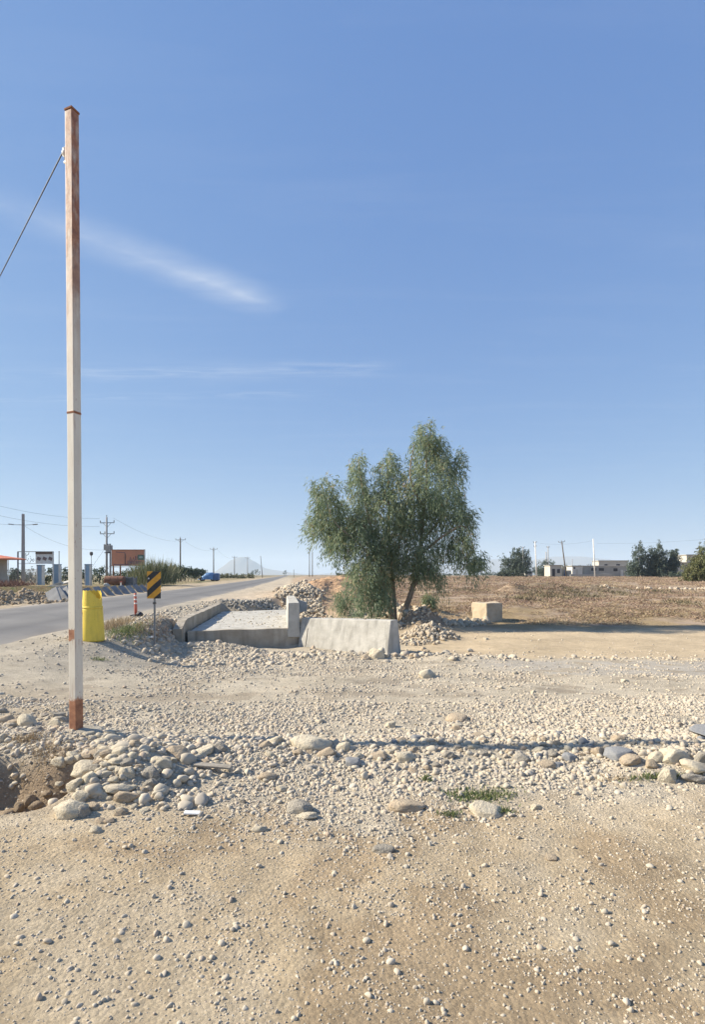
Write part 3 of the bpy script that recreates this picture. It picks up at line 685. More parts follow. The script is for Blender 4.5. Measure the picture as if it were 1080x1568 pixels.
def dB(X, Y):
    nn = fbm(X * .7, Y * .7, 71, 4)
    d = (.10 + .90 * sst(-.14, .16, nn)) * road_clear(X, Y) * deck_clear(X, Y)
    for ty, sl in ((7.9, .05), (9.35, .05), (11.6, -.06), (13.0, -.06)): d *= 1 - .75 * np.exp(-((Y - ty - sl * X - .25 * np.sin(X * .5)) / .24) ** 2)
    d *= 1 - .75 * sst(3.2, 4.6, X + nn * 2) * sst(9.6, 10.8, Y + nn)
    d *= 1 - .8 * sst(13.9, 14.8, Y) * sst(1.2, 2.2, X)
    d *= 1 - .7 * sst(-3.6, -4.6, X + nn * 2)
    return d
parts_.append(pebbles(120000, (-7.6, 9.5), (6.8, 16.6), dB, lambda X, Y: .0085 + .0005 * Y))
parts_.append(pebbles(500, (-6, -1.8), (17.8, 26.6), lambda X, Y: sst(-6.3, -5.9, X + .118 * (Y - 24.8)) * sst(-1.9, -2.3, X + .16 * (Y - 17.5)) * .9, lambda X, Y: .022 + 0 * X)[:3])
parts_.append(pebbles(6500, (-6.2, 0), (12.2, 16.9), lambda X, Y: deck_clear(X, Y) * gss(X, Y, -3.4, 14.6, 2.0, 1.5), lambda X, Y: .038 + 0 * X))      # coarser stone before the culvert
parts_.append(pebbles(2200, (-2.0, 4.5), (12.6, 15.6), lambda X, Y: np.exp(-((Y - (14.7 - .12 * X)) / .35) ** 2), lambda X, Y: .05 + 0 * X))
parts_.append(pebbles(900, (5, 11), (14, 16), lambda X, Y: np.exp(-((Y - 14.6) / .25) ** 2), lambda X, Y: .035 + 0 * X))
parts_.append(pebbles(2600, (-7.6, -4.5), (16, 30), lambda X, Y: road_clear(X, Y) * deck_clear(X, Y), lambda X, Y: .03 + 0 * X))
parts_.append(pebbles(900, (4, 13), (15, 22), lambda X, Y: .5 + 0 * X, lambda X, Y: .018 + 0 * X))
X = np.concatenate([p[0] for p in parts_]); Y = np.concatenate([p[1] for p in parts_]); S = np.concatenate([p[2] for p in parts_])
ondeck = (Y > 17.7) & (Y < 26.7) & (X + .118 * (Y - 24.8) > -6.3) & (X + .16 * (Y - 17.5) < -1.8)
Zp = np.where(ondeck, -.135, H(X, Y)) + S * rng.uniform(-.35, .35, len(X))
nP = len(X)
scatter('gravel', 'loose pale gravel and pebbles covering the open yard', np.stack([X, Y, Zp], 1), np.stack([rng.uniform(-.5, .5, nP), rng.uniform(-.5, .5, nP), rng.uniform(0, 6.28, nP)], 1),
        S[:, None] * rng.uniform(.75, 1.25, (nP, 3)), rng.integers(0, 10, nP), peb_lib)
def heap(name, label, blobs, lib, nv):
    A = []
    for cx_, cy_, rx, ry, n, s0, lift in blobs:
        a = rng.normal(0, .55, (n, 2)); k = (a ** 2).sum(1) < 1.4; a = a[k]
        X = cx_ + a[:, 0] * rx; Y = cy_ + a[:, 1] * ry; S = s0 * np.exp(np.clip(rng.normal(0, .4, len(X)), -1, .7))
        Z = H(X, Y) + S * .3 + lift * np.exp(-(a ** 2).sum(1) * 1.5) * rng.random(len(X))
        A.append(np.stack([X, Y, Z, S], 1))
    A = np.concatenate(A); n = len(A)
    return scatter(name, label, A[:, :3], rng.uniform(-3, 3, (n, 3)), A[:, 3:] * rng.uniform(.7, 1.25, (n, 3)), rng.integers(0, nv, n), lib)
heap('rubble_heap', 'pale rubble heap behind the culvert parapet at the embankment edge', [(-3.0, 31, 1.2, 3.5, 900, .085, .18), (-2.5, 27.5, 1.0, 2.5, 500, .08, .1), (-4.4, 42, 1.2, 7, 500, .12, .2), (-1.6, 24.6, .9, 1.8, 300, .07, .05)], rub_lib, 8)
heap('rubble_heap', 'beige rubble in sunlight in front of the shaded dirt mound', [(2.75, 19.4, .95, .7, 520, .06, .1), (2.0, 18.2, .8, .5, 200, .045, .03), (2.9, 22, 1.1, 1.0, 160, .05, 0)], rub_lib, 8)
heap('rubble_heap', 'pale rubble between the shaded mound and the cut stone block', [(4.7, 24.0, 1.0, .5, 240, .09, .12), (5.6, 24.8, .7, .4, 110, .10, .1), (4.0, 22.8, .6, .6, 130, .08, .06)], rub_lib, 8)
heap('rubble_heap', 'grey gravel heap behind the culvert deck', [(-4.0, 27.7, 1.0, .6, 420, .06, .10), (-5.7, 27.3, 1.0, .5, 260, .05, .03)], grub_lib, 8)
heap('rubble_heap', 'line of white stones across the field at the right', [(29.5, 48, 3.6, .6, 110, .11, .05), (21.5, 44.5, 1.2, .4, 24, .10, 0)], rub_lib, 8)
heap('earth_lumps', 'rough lumps of soil and stone on the berm across the road', [(-17.0, 25.5, 2.2, 2.6, 420, .075, .02), (-16.6, 28.5, 2.0, 2.0, 320, .075, .02), (-20, 26, 3, 3, 200, .09, 0)], berm_lib, 6)
heap('rubble_heap', 'stony debris under the big tree', [(.9, 23, 1.6, 1.4, 240, .10, .05), (2.2, 25.8, 1.4, 1.2, 140, .13, .1)], rub_lib, 8)

# ------------------------------------------------------------------ culvert: deck, retaining walls and parapet
cul = thing('culvert', 'unfinished concrete culvert deck with low retaining wall beside the road', 'culvert', (-3.4, 20, -.13))
def loc(p, z): return Vector((p[0] + 3.4, p[1] - 20, z + .13))
def slab_poly(poly, z0, z1):
    m = MB(); n = len(poly)
    m.add([loc(p, z0) for p in poly] + [loc(p, z1) for p in poly], [tuple(reversed(range(n))), tuple(range(n, 2 * n))] + [(k, (k + 1) % n, (k + 1) % n + n, k + n) for k in range(n)])
    return m
fl, fr, br, bl = (-5.0, 16.42), (-1.62, 17.5), (-3.2, 27.0), (-6.1, 25.4)
o = slab_poly([(-5.0, 16.62), (-1.68, 17.7), br, bl], -.45, -.135).build('deck', M_concp, cul); rough_up(o, .02, 1.2, 14, 3)
# front wall below the deck edge, facing the yard
m = MB(); N = 26
top = []; bot = []
for i in range(N + 1):
    t = i / N; X = fl[0] + (fr[0] - fl[0]) * t; Yv = fl[1] + (fr[1] - fl[1]) * t
    zt = -.115 + .03 * float(fbm(np.array([t * 9]), np.array([1.]), 3, 3)[0])
    top.append((X, Yv, zt)); bot.append((X, Yv, -1.25))
vs = [loc((p[0], p[1]), p[2]) for p in bot] + [loc((p[0], p[1]), p[2]) for p in top] + [loc((p[0] - .06, p[1] + .24), p[2]) for p in top] + [loc((p[0] - .06, p[1] + .24), -1.25) for p in top]
K = N + 1; fs = []
for r_ in range(3): fs += [(r_ * K + i, r_ * K + i + 1, (r_ + 1) * K + i + 1, (r_ + 1) * K + i) for i in range(N)]
fs += [(0, K, 2 * K, 3 * K), (N, 3 * K + N, 2 * K + N, K + N)]
m.add(vs, fs); o = m.build('front_wall', M_concd, cul); rough_up(o, .012, 2, 1, 5)
# side wall along the road shoulder
m = MB(); N = 30; vs = []
A0, A1 = (-5.02, 15.9), (-6.24, 25.6)
for k_, (dx, zlo) in enumerate(((0, -1.0), (0, 0), (-.26, 0), (-.26, -1.0))):
    for i in range(N + 1):
        t = i / N; X = A0[0] + (A1[0] - A0[0]) * t; Yv = A0[1] + (A1[1] - A0[1]) * t
        j = .05 * float(fbm(np.array([t * 16.]), np.array([2.]), 13, 4)[0])
        zt = .235 + j * 1.4 if zlo == 0 else zlo
        if t < .08 and zlo == 0: zt -= (.08 - t) * 3.0
        vs.append(loc((X + dx + (j * .8 if dx == 0 else 0), Yv), zt))
K = N + 1
fs = [(r_ * K + i, r_ * K + i + 1, ((r_ + 1) % 4) * K + i + 1, ((r_ + 1) % 4) * K + i) for r_ in range(4) for i in range(N)]
fs += [(0, K, 2 * K, 3 * K), (N, 3 * K + N, 2 * K + N, K + N)]
m.add(vs, fs); o = m.build('side_wall', M_concd, cul); rough_up(o, .03, 1.6, 1, 7)

par = thing('parapet_wall', 'pale concrete parapet wall seen end-on at the right edge of the culvert deck', 'parapet', (-1.88, 17.35, -.4), R(7.5))
m = MB(); m.prism([(-.20, 0), (.19, 0), (.175, 1.08), (.165, 1.10), (-.165, 1.10), (-.18, 1.08)], 0, 6.1)
o = m.build('wall', M_concp, par, bevel=.012); rough_up(o, .010, 3.0, 5, 8)
m = MB(); m.prism([(.16, .45), (.62, .55), (.62, .90), (.15, 1.04)], 4.2, 4.55); m.build('bracket', M_conc, par, bevel=.01)

bar = thing('concrete_barrier', 'pale concrete traffic barrier with battered sides standing below the big tree', 'barrier', (-1.52, 17.62, -.86), math.atan2(-1.72, 2.56))
m = MB()
prof = [(-.40, 0), (-.40, .12), (-.21, 1.04), (-.195, 1.07), (.195, 1.07), (.21, 1.04), (.40, .12), (.40, 0)]
L = 3.3; n = len(prof); vs = []
for xx, yo in ((0, 0), (L, 0)):
    vs += [(xx, py, pz + .02 * xx) for py, pz in prof]
m.add(vs, [tuple(range(n)), tuple(reversed(range(n, 2 * n)))] + [(k + n, (k + 1) % n + n, (k + 1) % n, k) for k in range(n)])
o = m.build('body', M_concp, bar, bevel=.018); rough_up(o, .010, 3.5, 5, 6)
m = MB(); m.tube([(.30, -.275, .75), (.29, -.405, .12)], .012, 6); m.build('joint', M_concd, bar)
m = MB()
for sx in (.75, 2.3): m.tube([(sx, -.06, 1.075), (sx, -.06, 1.13), (sx, .06, 1.13), (sx, .06, 1.075)], .011, 6)
o = m.build('lifting_loop', M_rust, bar)

# cut stone block
blk = thing('stone_block', 'large squared beige stone block at the edge of the field', 'stone', Vector((gx(747, 25.8), 25.8, h1(gx(747, 25.8), 25.8))), R(32))
m = MB(); m.box((0, 0, .46), (1.08, .95, 1.0)); o = m.build('block', mat('beige_stone', (.54, .45, .33), (.43, .35, .25), 2, .9, .5, 16, dist=.02), blk, bevel=.05, smooth=False); rough_up(o, .075, 1.5, 4, 4)
blk.location.z -= .1

# ------------------------------------------------------------------ the rusty white pole
PB = Vector((gx(116.5, 5.2), 5.2, 0)); PB.z = EYE - (1118 - HY) / F * 5.2
m_ = bpy.data.materials.new('rusty_white_paint'); m_.use_nodes = True
n, l = m_.node_tree.nodes, m_.node_tree.links; b = n['Principled BSDF']; b.inputs['Roughness'].default_value = .6
t = n.new('ShaderNodeTexCoord'); sp = n.new('ShaderNodeSeparateXYZ'); l.new(t.outputs['Object'], sp.inputs[0])
def mth(op, a, b_=None, cl_=False):
    q = n.new('ShaderNodeMath'); q.operation = op; q.use_clamp = cl_
    for i, v in enumerate((a, b_)):
        if v is None: continue
        if isinstance(v, (int, float)): q.inputs[i].default_value = v
        else: l.new(v, q.inputs[i])
    return q.outputs[0]
def nzz(scale, det=6, sc=(1, 1, 1)):
    mp = n.new('ShaderNodeMapping'); mp.inputs['Scale'].default_value = sc; l.new(t.outputs['Object'], mp.inputs[0])
    z = n.new('ShaderNodeTexNoise'); z.inputs['Scale'].default_value = scale; z.inputs['Detail'].default_value = det; z.inputs['Roughness'].default_value = .65
    l.new(mp.outputs[0], z.inputs[0]); return z.outputs[0]
def mrg(v, a0, a1, b0, b1):
    q = n.new('ShaderNodeMapRange'); q.inputs[1].default_value = a0; q.inputs[2].default_value = a1; q.inputs[3].default_value = b0; q.inputs[4].default_value = b1
    l.new(v, q.inputs[0]); return q.outputs[0]
Zc = sp.outputs['Z']; zj = mth('ADD', Zc, mrg(nzz(22), .3, .7, -.035, .035))
low = mrg(zj, .30, .335, 1, 0)
patch = mth('MULTIPLY', mth('MULTIPLY', mrg(zj, .865, .885, 0, 1), mrg(zj, .975, .985, 1, 0)), mrg(sp.outputs['X'], .030, .036, 1, 0))
run = mth('MULTIPLY', mth('MULTIPLY', mrg(Zc, .70, .88, 0, 1), mrg(Zc, .88, .885, 1, 0)), mrg(nzz(60, 3, (1, 1, .05)), .5, .62, 0, .5))
run2 = mth('MULTIPLY', mth('MULTIPLY', mrg(Zc, .33, .55, 1, 0), mrg(Zc, .32, .33, 0, 1)), mrg(nzz(50, 3, (1, 1, .08)), .45, .62, 0, .45))
weld = mth('MULTIPLY', mrg(Zc, 3.035, 3.045, 0, 1), mrg(Zc, 3.06, 3.07, 1, 0))
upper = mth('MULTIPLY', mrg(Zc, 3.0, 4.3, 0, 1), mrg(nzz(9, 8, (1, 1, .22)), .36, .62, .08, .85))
top_rust_shade = mth('MULTIPLY', mrg(zj, 4.25, 4.6, 0, 1), mrg(nzz(14, 8, (1, 1, .3)), .3, .55, .35, 1))  # darker rust at the top, also painting in the shadow cast there
edge = mth('MULTIPLY', mth('GREATER_THAN', mth('ABSOLUTE', sp.outputs['X']), .0385), mrg(nzz(40, 5, (1, 1, .3)), .60, .70, 0, .6))
edge2 = mth('MULTIPLY', mth('GREATER_THAN', mth('ABSOLUTE', sp.outputs['Y']), .0385), mrg(nzz(40, 5, (1, 1, .3)), .5, .6, 0, .5))
spots = mth('MAXIMUM', mrg(nzz(34, 7), .66, .70, 0, .9), mrg(nzz(16, 9, (1, 1, .12)), .60, .74, 0, .55))
ru = low
for q in (patch, run, run2, weld, upper, top_rust_shade, edge, spots): ru = mth('MAXIMUM', ru, q)
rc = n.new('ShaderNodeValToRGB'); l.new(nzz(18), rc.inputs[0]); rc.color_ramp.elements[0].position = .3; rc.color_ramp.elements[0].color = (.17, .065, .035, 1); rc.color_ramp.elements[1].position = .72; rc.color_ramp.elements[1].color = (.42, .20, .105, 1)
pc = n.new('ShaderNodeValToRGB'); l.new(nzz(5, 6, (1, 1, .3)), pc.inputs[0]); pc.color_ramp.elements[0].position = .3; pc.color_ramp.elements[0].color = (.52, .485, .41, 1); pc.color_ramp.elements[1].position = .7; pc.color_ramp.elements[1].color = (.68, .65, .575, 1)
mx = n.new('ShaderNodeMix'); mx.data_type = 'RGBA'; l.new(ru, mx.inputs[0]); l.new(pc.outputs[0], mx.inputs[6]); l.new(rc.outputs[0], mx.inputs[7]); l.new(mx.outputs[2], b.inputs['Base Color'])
bp = n.new('ShaderNodeBump'); bp.inputs['Strength'].default_value = .3; bp.inputs['Distance'].default_value = .004; l.new(ru, bp.inputs['Height']); l.new(bp.outputs[0], b.inputs['Normal'])

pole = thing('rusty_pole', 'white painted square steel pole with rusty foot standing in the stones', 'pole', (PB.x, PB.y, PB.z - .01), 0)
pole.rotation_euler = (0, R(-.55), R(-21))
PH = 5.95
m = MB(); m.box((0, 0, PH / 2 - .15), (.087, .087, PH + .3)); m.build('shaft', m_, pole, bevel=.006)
fo = MB(); fo.lathe([(.0, -.12), (.26, -.12), (.25, -.01), (.20, .012), (.05, .02)], 16); o = fo.build('footing', mat('cement_footing', (.44, .40, .32), (.34, .30, .23), 9, .95, .8, 30, dist=.02), pole, smooth=True); rough_up(o, .03, 6, 1, 4)
m = MB(); m.box((0, 0, 3.052), (.0905, .0905, .014)); m.build('weld_seam', M_rust, pole)
m = MB(); m.box((0, 0, PH + .012), (.096, .096, .02)); m.build('cap', M_rust, pole, bevel=.003)
m = MB(); m.lathe([(.012, 0), (.012, .05), (.032, .06), (.036, .09), (.022, .10), (.03, .12), (.012, .14)], 12, (-.085, 0, 5.5)); m.box((-.06, 0, 5.49), (.07, .03, .02)); m.build('insulator', M_white, pole, smooth=True)
m = MB(); pA = Vector((PB.x - .13, 5.2 + .03, PB.z + 5.6)); pts = []
for i in range(41):
    t_ = i / 40; pts.append(pA + Vector((-26 * t_, 26 * t_, -1.1 * t_ - 2.6 * t_ * (1 - t_))))
m.tube(pts, .006, 6); tag(m.build('overhead_cable', M_wire), 'thin dark cable running from the rusty pole up at the top left', 'cable')

# ------------------------------------------------------------------ yellow barrel, hazard sign, striped post
YB = at(141, 980)
yb = thing('traffic_barrel', 'large yellow plastic crash barrel standing on the road shoulder', 'barrel', (YB.x, YB.y, YB.z - .02), R(15))
s_ = YB.y / F
m = MB(); m.lathe([(.0, 0), (17.5 * s_, 0), (17.6 * s_, 3 * s_), (16.2 * s_, 26 * s_), (14.9 * s_, 46 * s_), (14.9 * s_, 48.5 * s_), (14.2 * s_, 50 * s_)], 28); m.build('body', M_yellow, yb, smooth=True)
m = MB(); m.lathe([(14.0 * s_, 49.5 * s_), (15.0 * s_, 50.2 * s_), (15.0 * s_, 52.2 * s_), (14.1 * s_, 53 * s_)], 28); m.build('rim_band', M_yellow, yb, smooth=True)
up = MB(); nseg = 28; prof_r = []
for k in range(nseg + 1):
    a = 2 * math.pi * k / nseg
    cut = max(0, math.cos(a - R(-28))) ** 3          # the upper shell is torn down on one side
    prof_r.append((a, 76 * s_ - cut * 13 * s_ + (1.5 * s_ if k % 2 else 0)))
vs = []
for a, zt in prof_r: vs += [(14.0 * s_ * math.cos(a), 14.0 * s_ * math.sin(a), 52 * s_), (13.1 * s_ * math.cos(a), 13.1 * s_ * math.sin(a), zt)]
for a, zt in prof_r: vs += [(13.6 * s_ * math.cos(a), 13.6 * s_ * math.sin(a), 52 * s_), (12.7 * s_ * math.cos(a), 12.7 * s_ * math.sin(a), zt)]
K = 2 * (nseg + 1); fs = []
for k in range(nseg):
    fs += [(2 * k, 2 * k + 2, 2 * k + 3, 2 * k + 1), (K + 2 * k + 1, K + 2 * k + 3, K + 2 * k + 2, K + 2 * k), (2 * k + 1, 2 * k + 3, K + 2 * k + 3, K + 2 * k + 1)]
up.add(vs, fs); up.build('upper_shell', M_yellow, yb, smooth=False)
m = MB(); m.lathe([(13.2 * s_, 53.5 * s_), (13.2 * s_, 54.5 * s_)], 28); m.build('inner_lid', M_yellow, yb)
for k in range(4):
    a = 2 * math.pi * k / 4 - .9
    m = MB(); m.tube([(17.1 * s_ * math.cos(a), 17.1 * s_ * math.sin(a), 4 * s_), (14.95 * s_ * math.cos(a), 14.95 * s_ * math.sin(a), 44 * s_)], [.5 * s_, .35 * s_], 6); m.build('rib', M_yellow, yb, smooth=True)

SD = 14.2
sg = thing('hazard_marker_sign', 'yellow and black diagonally striped hazard marker sign on a grey post', 'sign', (gx(235.5, SD), SD, h1(gx(235.5, SD), SD)), R(-4))
zb = h1(gx(235.5, SD), SD); z0 = EYE - (916.5 - HY) / F * SD - zb; z1 = EYE - (875 - HY) / F * SD - zb; W = 21.5 / F * SD
ms = bpy.data.materials.new('hazard_stripes'); ms.use_nodes = True
n, l = ms.node_tree.nodes, ms.node_tree.links; b = n['Principled BSDF']; b.inputs['Roughness'].default_value = .5
t = n.new('ShaderNodeTexCoord'); sp = n.new('ShaderNodeSeparateXYZ'); l.new(t.outputs['Object'], sp.inputs[0])
period = .36
v = mth('SUBTRACT', sp.outputs['Z'], mth('MULTIPLY', sp.outputs['X'], .87))
v = mth('DIVIDE', mth('SUBTRACT', v, z1 + .02), period)
st = mrg(mth('FRACT', v), .49, .51, 1, 0)
wr = mrg(nzz(9, 7), .35, .7, .8, 1.1)
mx = n.new('ShaderNodeMix'); mx.data_type = 'RGBA'; l.new(st, mx.inputs[0]); mx.inputs[6].default_value = (.025, .027, .03, 1); mx.inputs[7].default_value = (.72, .34, .03, 1)
vm = n.new('ShaderNodeVectorMath'); vm.operation = 'SCALE'; l.new(mx.outputs[2], vm.inputs[0]); l.new(wr, vm.inputs['Scale']); l.new(vm.outputs[0], b.inputs['Base Color'])
m = MB(); m.box((0, 0, (z0 + z1) / 2), (W, .012, z1 - z0)); m.build('panel', ms, sg, bevel=.003)
m = MB(); m.box((0, .014, (z0 + z1) / 2), (W - .03, .012, z1 - z0 - .03)); m.build('back_plate', M_steel, sg)
m = MB(); m.box((0, .04, z1 / 2 - .2), (.042, .04, z1 + .3)); m.build('post', M_steel, sg, bevel=.004)
m = MB(); m.box((0, .033, z0 - .12), (.07, .06, .05)); m.build('clamp', M_dsteel, sg, bevel=.004)
m = MB(); m.lathe([(0, 0), (.022, .0), (.022, .004), (0, .004)], 12); o = m.build('sticker', M_white, sg); o.rotation_euler = (R(90), 0, 0); o.location = (-W / 2 + .045, -.0065, (z0 + z1) / 2 + .17)

DP = at(208, 943); s_ = DP.y / F
dl = thing('delineator_post', 'faded red flexible road post with white bands by the shoulder', 'road post', DP, 0); dl.rotation_euler = (0, R(-2), 0)
m = MB(); m.lathe([(2.2 * s_, 0), (2.2 * s_, 16 * s_), (1.9 * s_, 30 * s_), (1.8 * s_, 34 * s_), (1.0 * s_, 35 * s_)], 14); m.build('tube', M_redp, dl, smooth=True)
for zf in (19, 25, 31): m = MB(); m.lathe([(2.25 * s_, (zf - 1.1) * s_), (2.15 * s_, (zf + 1.1) * s_)], 14); m.build('reflective_band', M_wband, dl, smooth=True)
m = MB(); m.lathe([(5.2 * s_, -.02), (5.0 * s_, 1.0 * s_), (2.4 * s_, 2.2 * s_)], 14); m.build('base', M_tyre, dl)

def blob(name, P, sx, sy, sz, m_, label, cat, seed):
    me = stone_mesh(name, seed, m_, sub=4, facet=5, rough=.22); o = bpy.data.objects.new(name, me); COL.objects.link(o)
    o.location = (P[0], P[1], P[2] + sz * .55); o.scale = (sx, sy, sz); o.rotation_euler = (0, 0, U(0, 3)); return tag(o, label, cat)
P = at(213, 944); blob('plastic_bag', P, .13, .12, .12, M_bag, 'dark crumpled plastic bag right of the red road post', 'bag', 301)
P = at(203, 944); blob('plastic_bag', P, .09, .07, .05, M_bag, 'flat dark plastic scrap left of the red road post', 'bag', 302)
P = at(203, 950); blob('plastic_bag', P, .10, .09, .05, M_lbag, 'whitish crumpled bag in the weeds below the red road post', 'bag', 303)
P = at(225, 948); blob('plastic_bag', P, .13, .06, .03, M_lbag, 'flat pale plastic sheet in the weeds left of the sign post', 'bag', 304)
P = at(232, 978); blob('plastic_bag', P, .13, .09, .05, M_lbag, 'pale blue-grey litter in the shadow below the hazard sign', 'bag', 305)

# small litter in the foreground
P = at(326, 1182); m = MB(); m.box((0, 0, 0), (.30, .055, .016)); o = m.build('wood_offcut', mat('weathered_wood', (.34, .31, .26), (.25, .22, .18), 14, .9, .4, 40), bevel=.004); o.location = P + Vector((0, 0, .045)); o.rotation_euler = (.15, .04, -.12); tag(o, 'flat weathered grey board lying on the gravel below the ridge', 'board')
P = at(294, 1249); m = MB(); m.box((0, 0, 0), (.105, .034, .012)); o = m.build('plastic_scrap', mat('white_plastic', (.8, .8, .78), None, rough=.4), bevel=.004); o.location = P + Vector((0, 0, .02)); o.rotation_euler = (.2, .05, .06); tag(o, 'bright white plastic scrap lying on the foreground gravel', 'scrap')
def twig(px0, py0, px1, py1, lift, label, r=.004):
    a, b_ = at(px0, py0), at(px1, py1); m = MB(); pts = []
    for i in range(8):
        t_ = i / 7; pts.append(a.lerp(b_, t_) + Vector((U(-.006, .006), U(-.006, .006), .012 + lift * math.sin(t_ * 2.2))))
    m.tube(pts, [r * (1 - .6 * i / 7) for i in range(8)], 5); return tag(m.build('twig', M_twig), label, 'twig')
twig(50, 1140, 78, 1117, .06, 'bare twig leaning up from the hollow towards the pole foot')
twig(84, 1152, 100, 1182, .05, 'dark thin twig slanting down into the eroded hollow')
twig(35, 1075, 70, 1080, .02, 'dry stick on the soil left of the pole')
twig(85, 1142, 135, 1132, .02, 'long thin twig lying in front of the pole foot')

# ------------------------------------------------------------------ leaves and trees
def leaf_mesh(name, C_, Dr, Ln, Wd, tone, m):
    """many narrow blades: base points, directions, lengths, widths"""
    n_ = len(C_); rv = rng.normal(0, 1, (n_, 3)); s = np.cross(Dr, rv); s /= np.linalg.norm(s, axis=1)[:, None] + 1e-9
    Dr = Dr / (np.linalg.norm(Dr, axis=1)[:, None] + 1e-9)
    a = C_; mid = C_ + Dr * Ln[:, None] * .45; b_ = C_ + Dr * Ln[:, None]
    co = np.stack([a, mid + s * Wd[:, None] * .5, b_, mid - s * Wd[:, None] * .5], 1).reshape(-1, 3)
    me = np_mesh(name, co, np.arange(n_ * 4).reshape(-1, 4), 4, smooth=False)
    at_ = me.attributes.new('tone', 'FLOAT', 'POINT'); at_.data.foreach_set('value', np.repeat(np.clip(tone, 0, 1), 4).astype(np.float32))
    me.materials.append(m); return me
def crown(lobes, strands, per, leaf, width, hang, clump=.3, nclump=26):
    """lobes: (centre, radii); clumps of hanging leaf strands through each lobe's volume"""
    Cs, Ds_, Ls, Ws, Ts = [], [], [], [], []
    vol = np.array([l_[1][0] * l_[1][1] * l_[1][2] for l_ in lobes]) ** .75; vol /= vol.sum()
    for (c, r_), v in zip(lobes, vol):
        ns = max(12, int(strands * v)); nc = max(8, int(nclump * (ns / 120) ** .5))
        d = rng.normal(0, 1, (nc, 3)); d /= np.linalg.norm(d, axis=1)[:, None]
        cc = d * (rng.random((nc, 1)) ** .42); ct = rng.normal(0, .13, nc)
        k = rng.integers(0, nc, ns)
        u = cc[k] + rng.normal(0, clump, (ns, 3)) * .6
        P = np.array(c) + u * np.array(r_)
        out = u / (np.linalg.norm(u, axis=1)[:, None] + 1e-6)
        L_ = hang * rng.uniform(.45, 1.2, ns)
        for j in range(per):
            t = (j + rng.random(ns)) / per
            pos = P + out * (L_ * .35 * t)[:, None] + np.stack([0 * t, 0 * t, -L_ * t * (.35 + .65 * t)], 1) + rng.normal(0, leaf * .3, (ns, 3))
            dr = out * .45 + rng.normal(0, .42, (ns, 3)); dr[:, 2] -= .85 if hang > 0 else 0
            Cs.append(pos); Ds_.append(dr); Ls.append(leaf * rng.uniform(.6, 1.3, ns)); Ws.append(width * rng.uniform(.7, 1.3, ns))
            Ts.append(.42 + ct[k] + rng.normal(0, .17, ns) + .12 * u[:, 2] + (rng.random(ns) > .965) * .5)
    return np.concatenate(Cs), np.concatenate(Ds_), np.concatenate(Ls), np.concatenate(Ws), np.concatenate(Ts)
def limb(path, r0, r1, parent, name, sub=5):
    pts = [Vector(p) for p in path]; fine_ = []
    for i in range(len(pts) - 1):
        p0, p1, p2, p3 = pts[max(i - 1, 0)], pts[i], pts[i + 1], pts[min(i + 2, len(pts) - 1)]
        for k in range(sub):
            t_ = k / sub
            fine_.append(.5 * ((2 * p1) + (-p0 + p2) * t_ + (2 * p0 - 5 * p1 + 4 * p2 - p3) * t_ ** 2 + (-p0 + 3 * p1 - 3 * p2 + p3) * t_ ** 3))
    fine_.append(pts[-1]); n_ = len(fine_)
    m = MB(); m.tube(fine_, [r0 + (r1 - r0) * (i / (n_ - 1)) ** .8 for i in range(n_)], 8); return m.build(name, M_bark, parent, smooth=True)

TD = 23.6
tb = Vector((gx(611, TD), TD, h1(gx(611, TD), TD)))
tree = thing('eucalyptus_tree', 'tall drooping eucalyptus tree behind the concrete barrier', 'tree', tb)
def tp(px, py, dd=0): return PW(px, py, TD) + Vector((0, dd, 0)) - tb
limb([tp(617, 956), tp(620, 935, -.1), tp(630, 905, -.2), tp(641, 860, -.1), tp(648, 800), tp(655, 735, .2), tp(652, 668, .1)], .17, .03, tree, 'trunk')
limb([tp(603, 956, .2), tp(596, 930, .1), tp(588, 905), tp(580, 860, -.1), tp(566, 800, -.2), tp(556, 750), tp(549, 705)], .15, .025, tree, 'trunk')
limb([tp(606, 950, .4), tp(604, 900, .5), tp(598, 840, .6), tp(597, 770, .5), tp(594, 700, .3)], .12, .025, tree, 'trunk')
for br_ in ([(581, 865, -.1), (548, 832, -.8), (512, 800, -1.0), (494, 745, -.6)], [(570, 815, -.2), (535, 790, .9), (500, 800, 1.2), (480, 815, 1.1)],
            [(645, 830, 0), (680, 790, .9), (700, 740, 1.2), (708, 700, 1.0)], [(643, 850, -.1), (678, 820, -.9), (705, 810, -1.2), (718, 845, -1.1)],
            [(650, 780, 0), (625, 740, -1.0), (630, 690, -1.1)], [(598, 830, .6), (620, 790, 1.3), (635, 730, 1.5)], [(588, 900, 0), (565, 870, -1.0), (550, 885, -1.2), (545, 920, -1.2)],
            [(632, 900, -.2), (655, 870, -1.0), (668, 885, -1.2)], [(597, 800, .5), (570, 770, 1.3), (560, 740, 1.2)]):
    limb([tp(*q) for q in br_], .065, .012, tree, 'branch', 4)
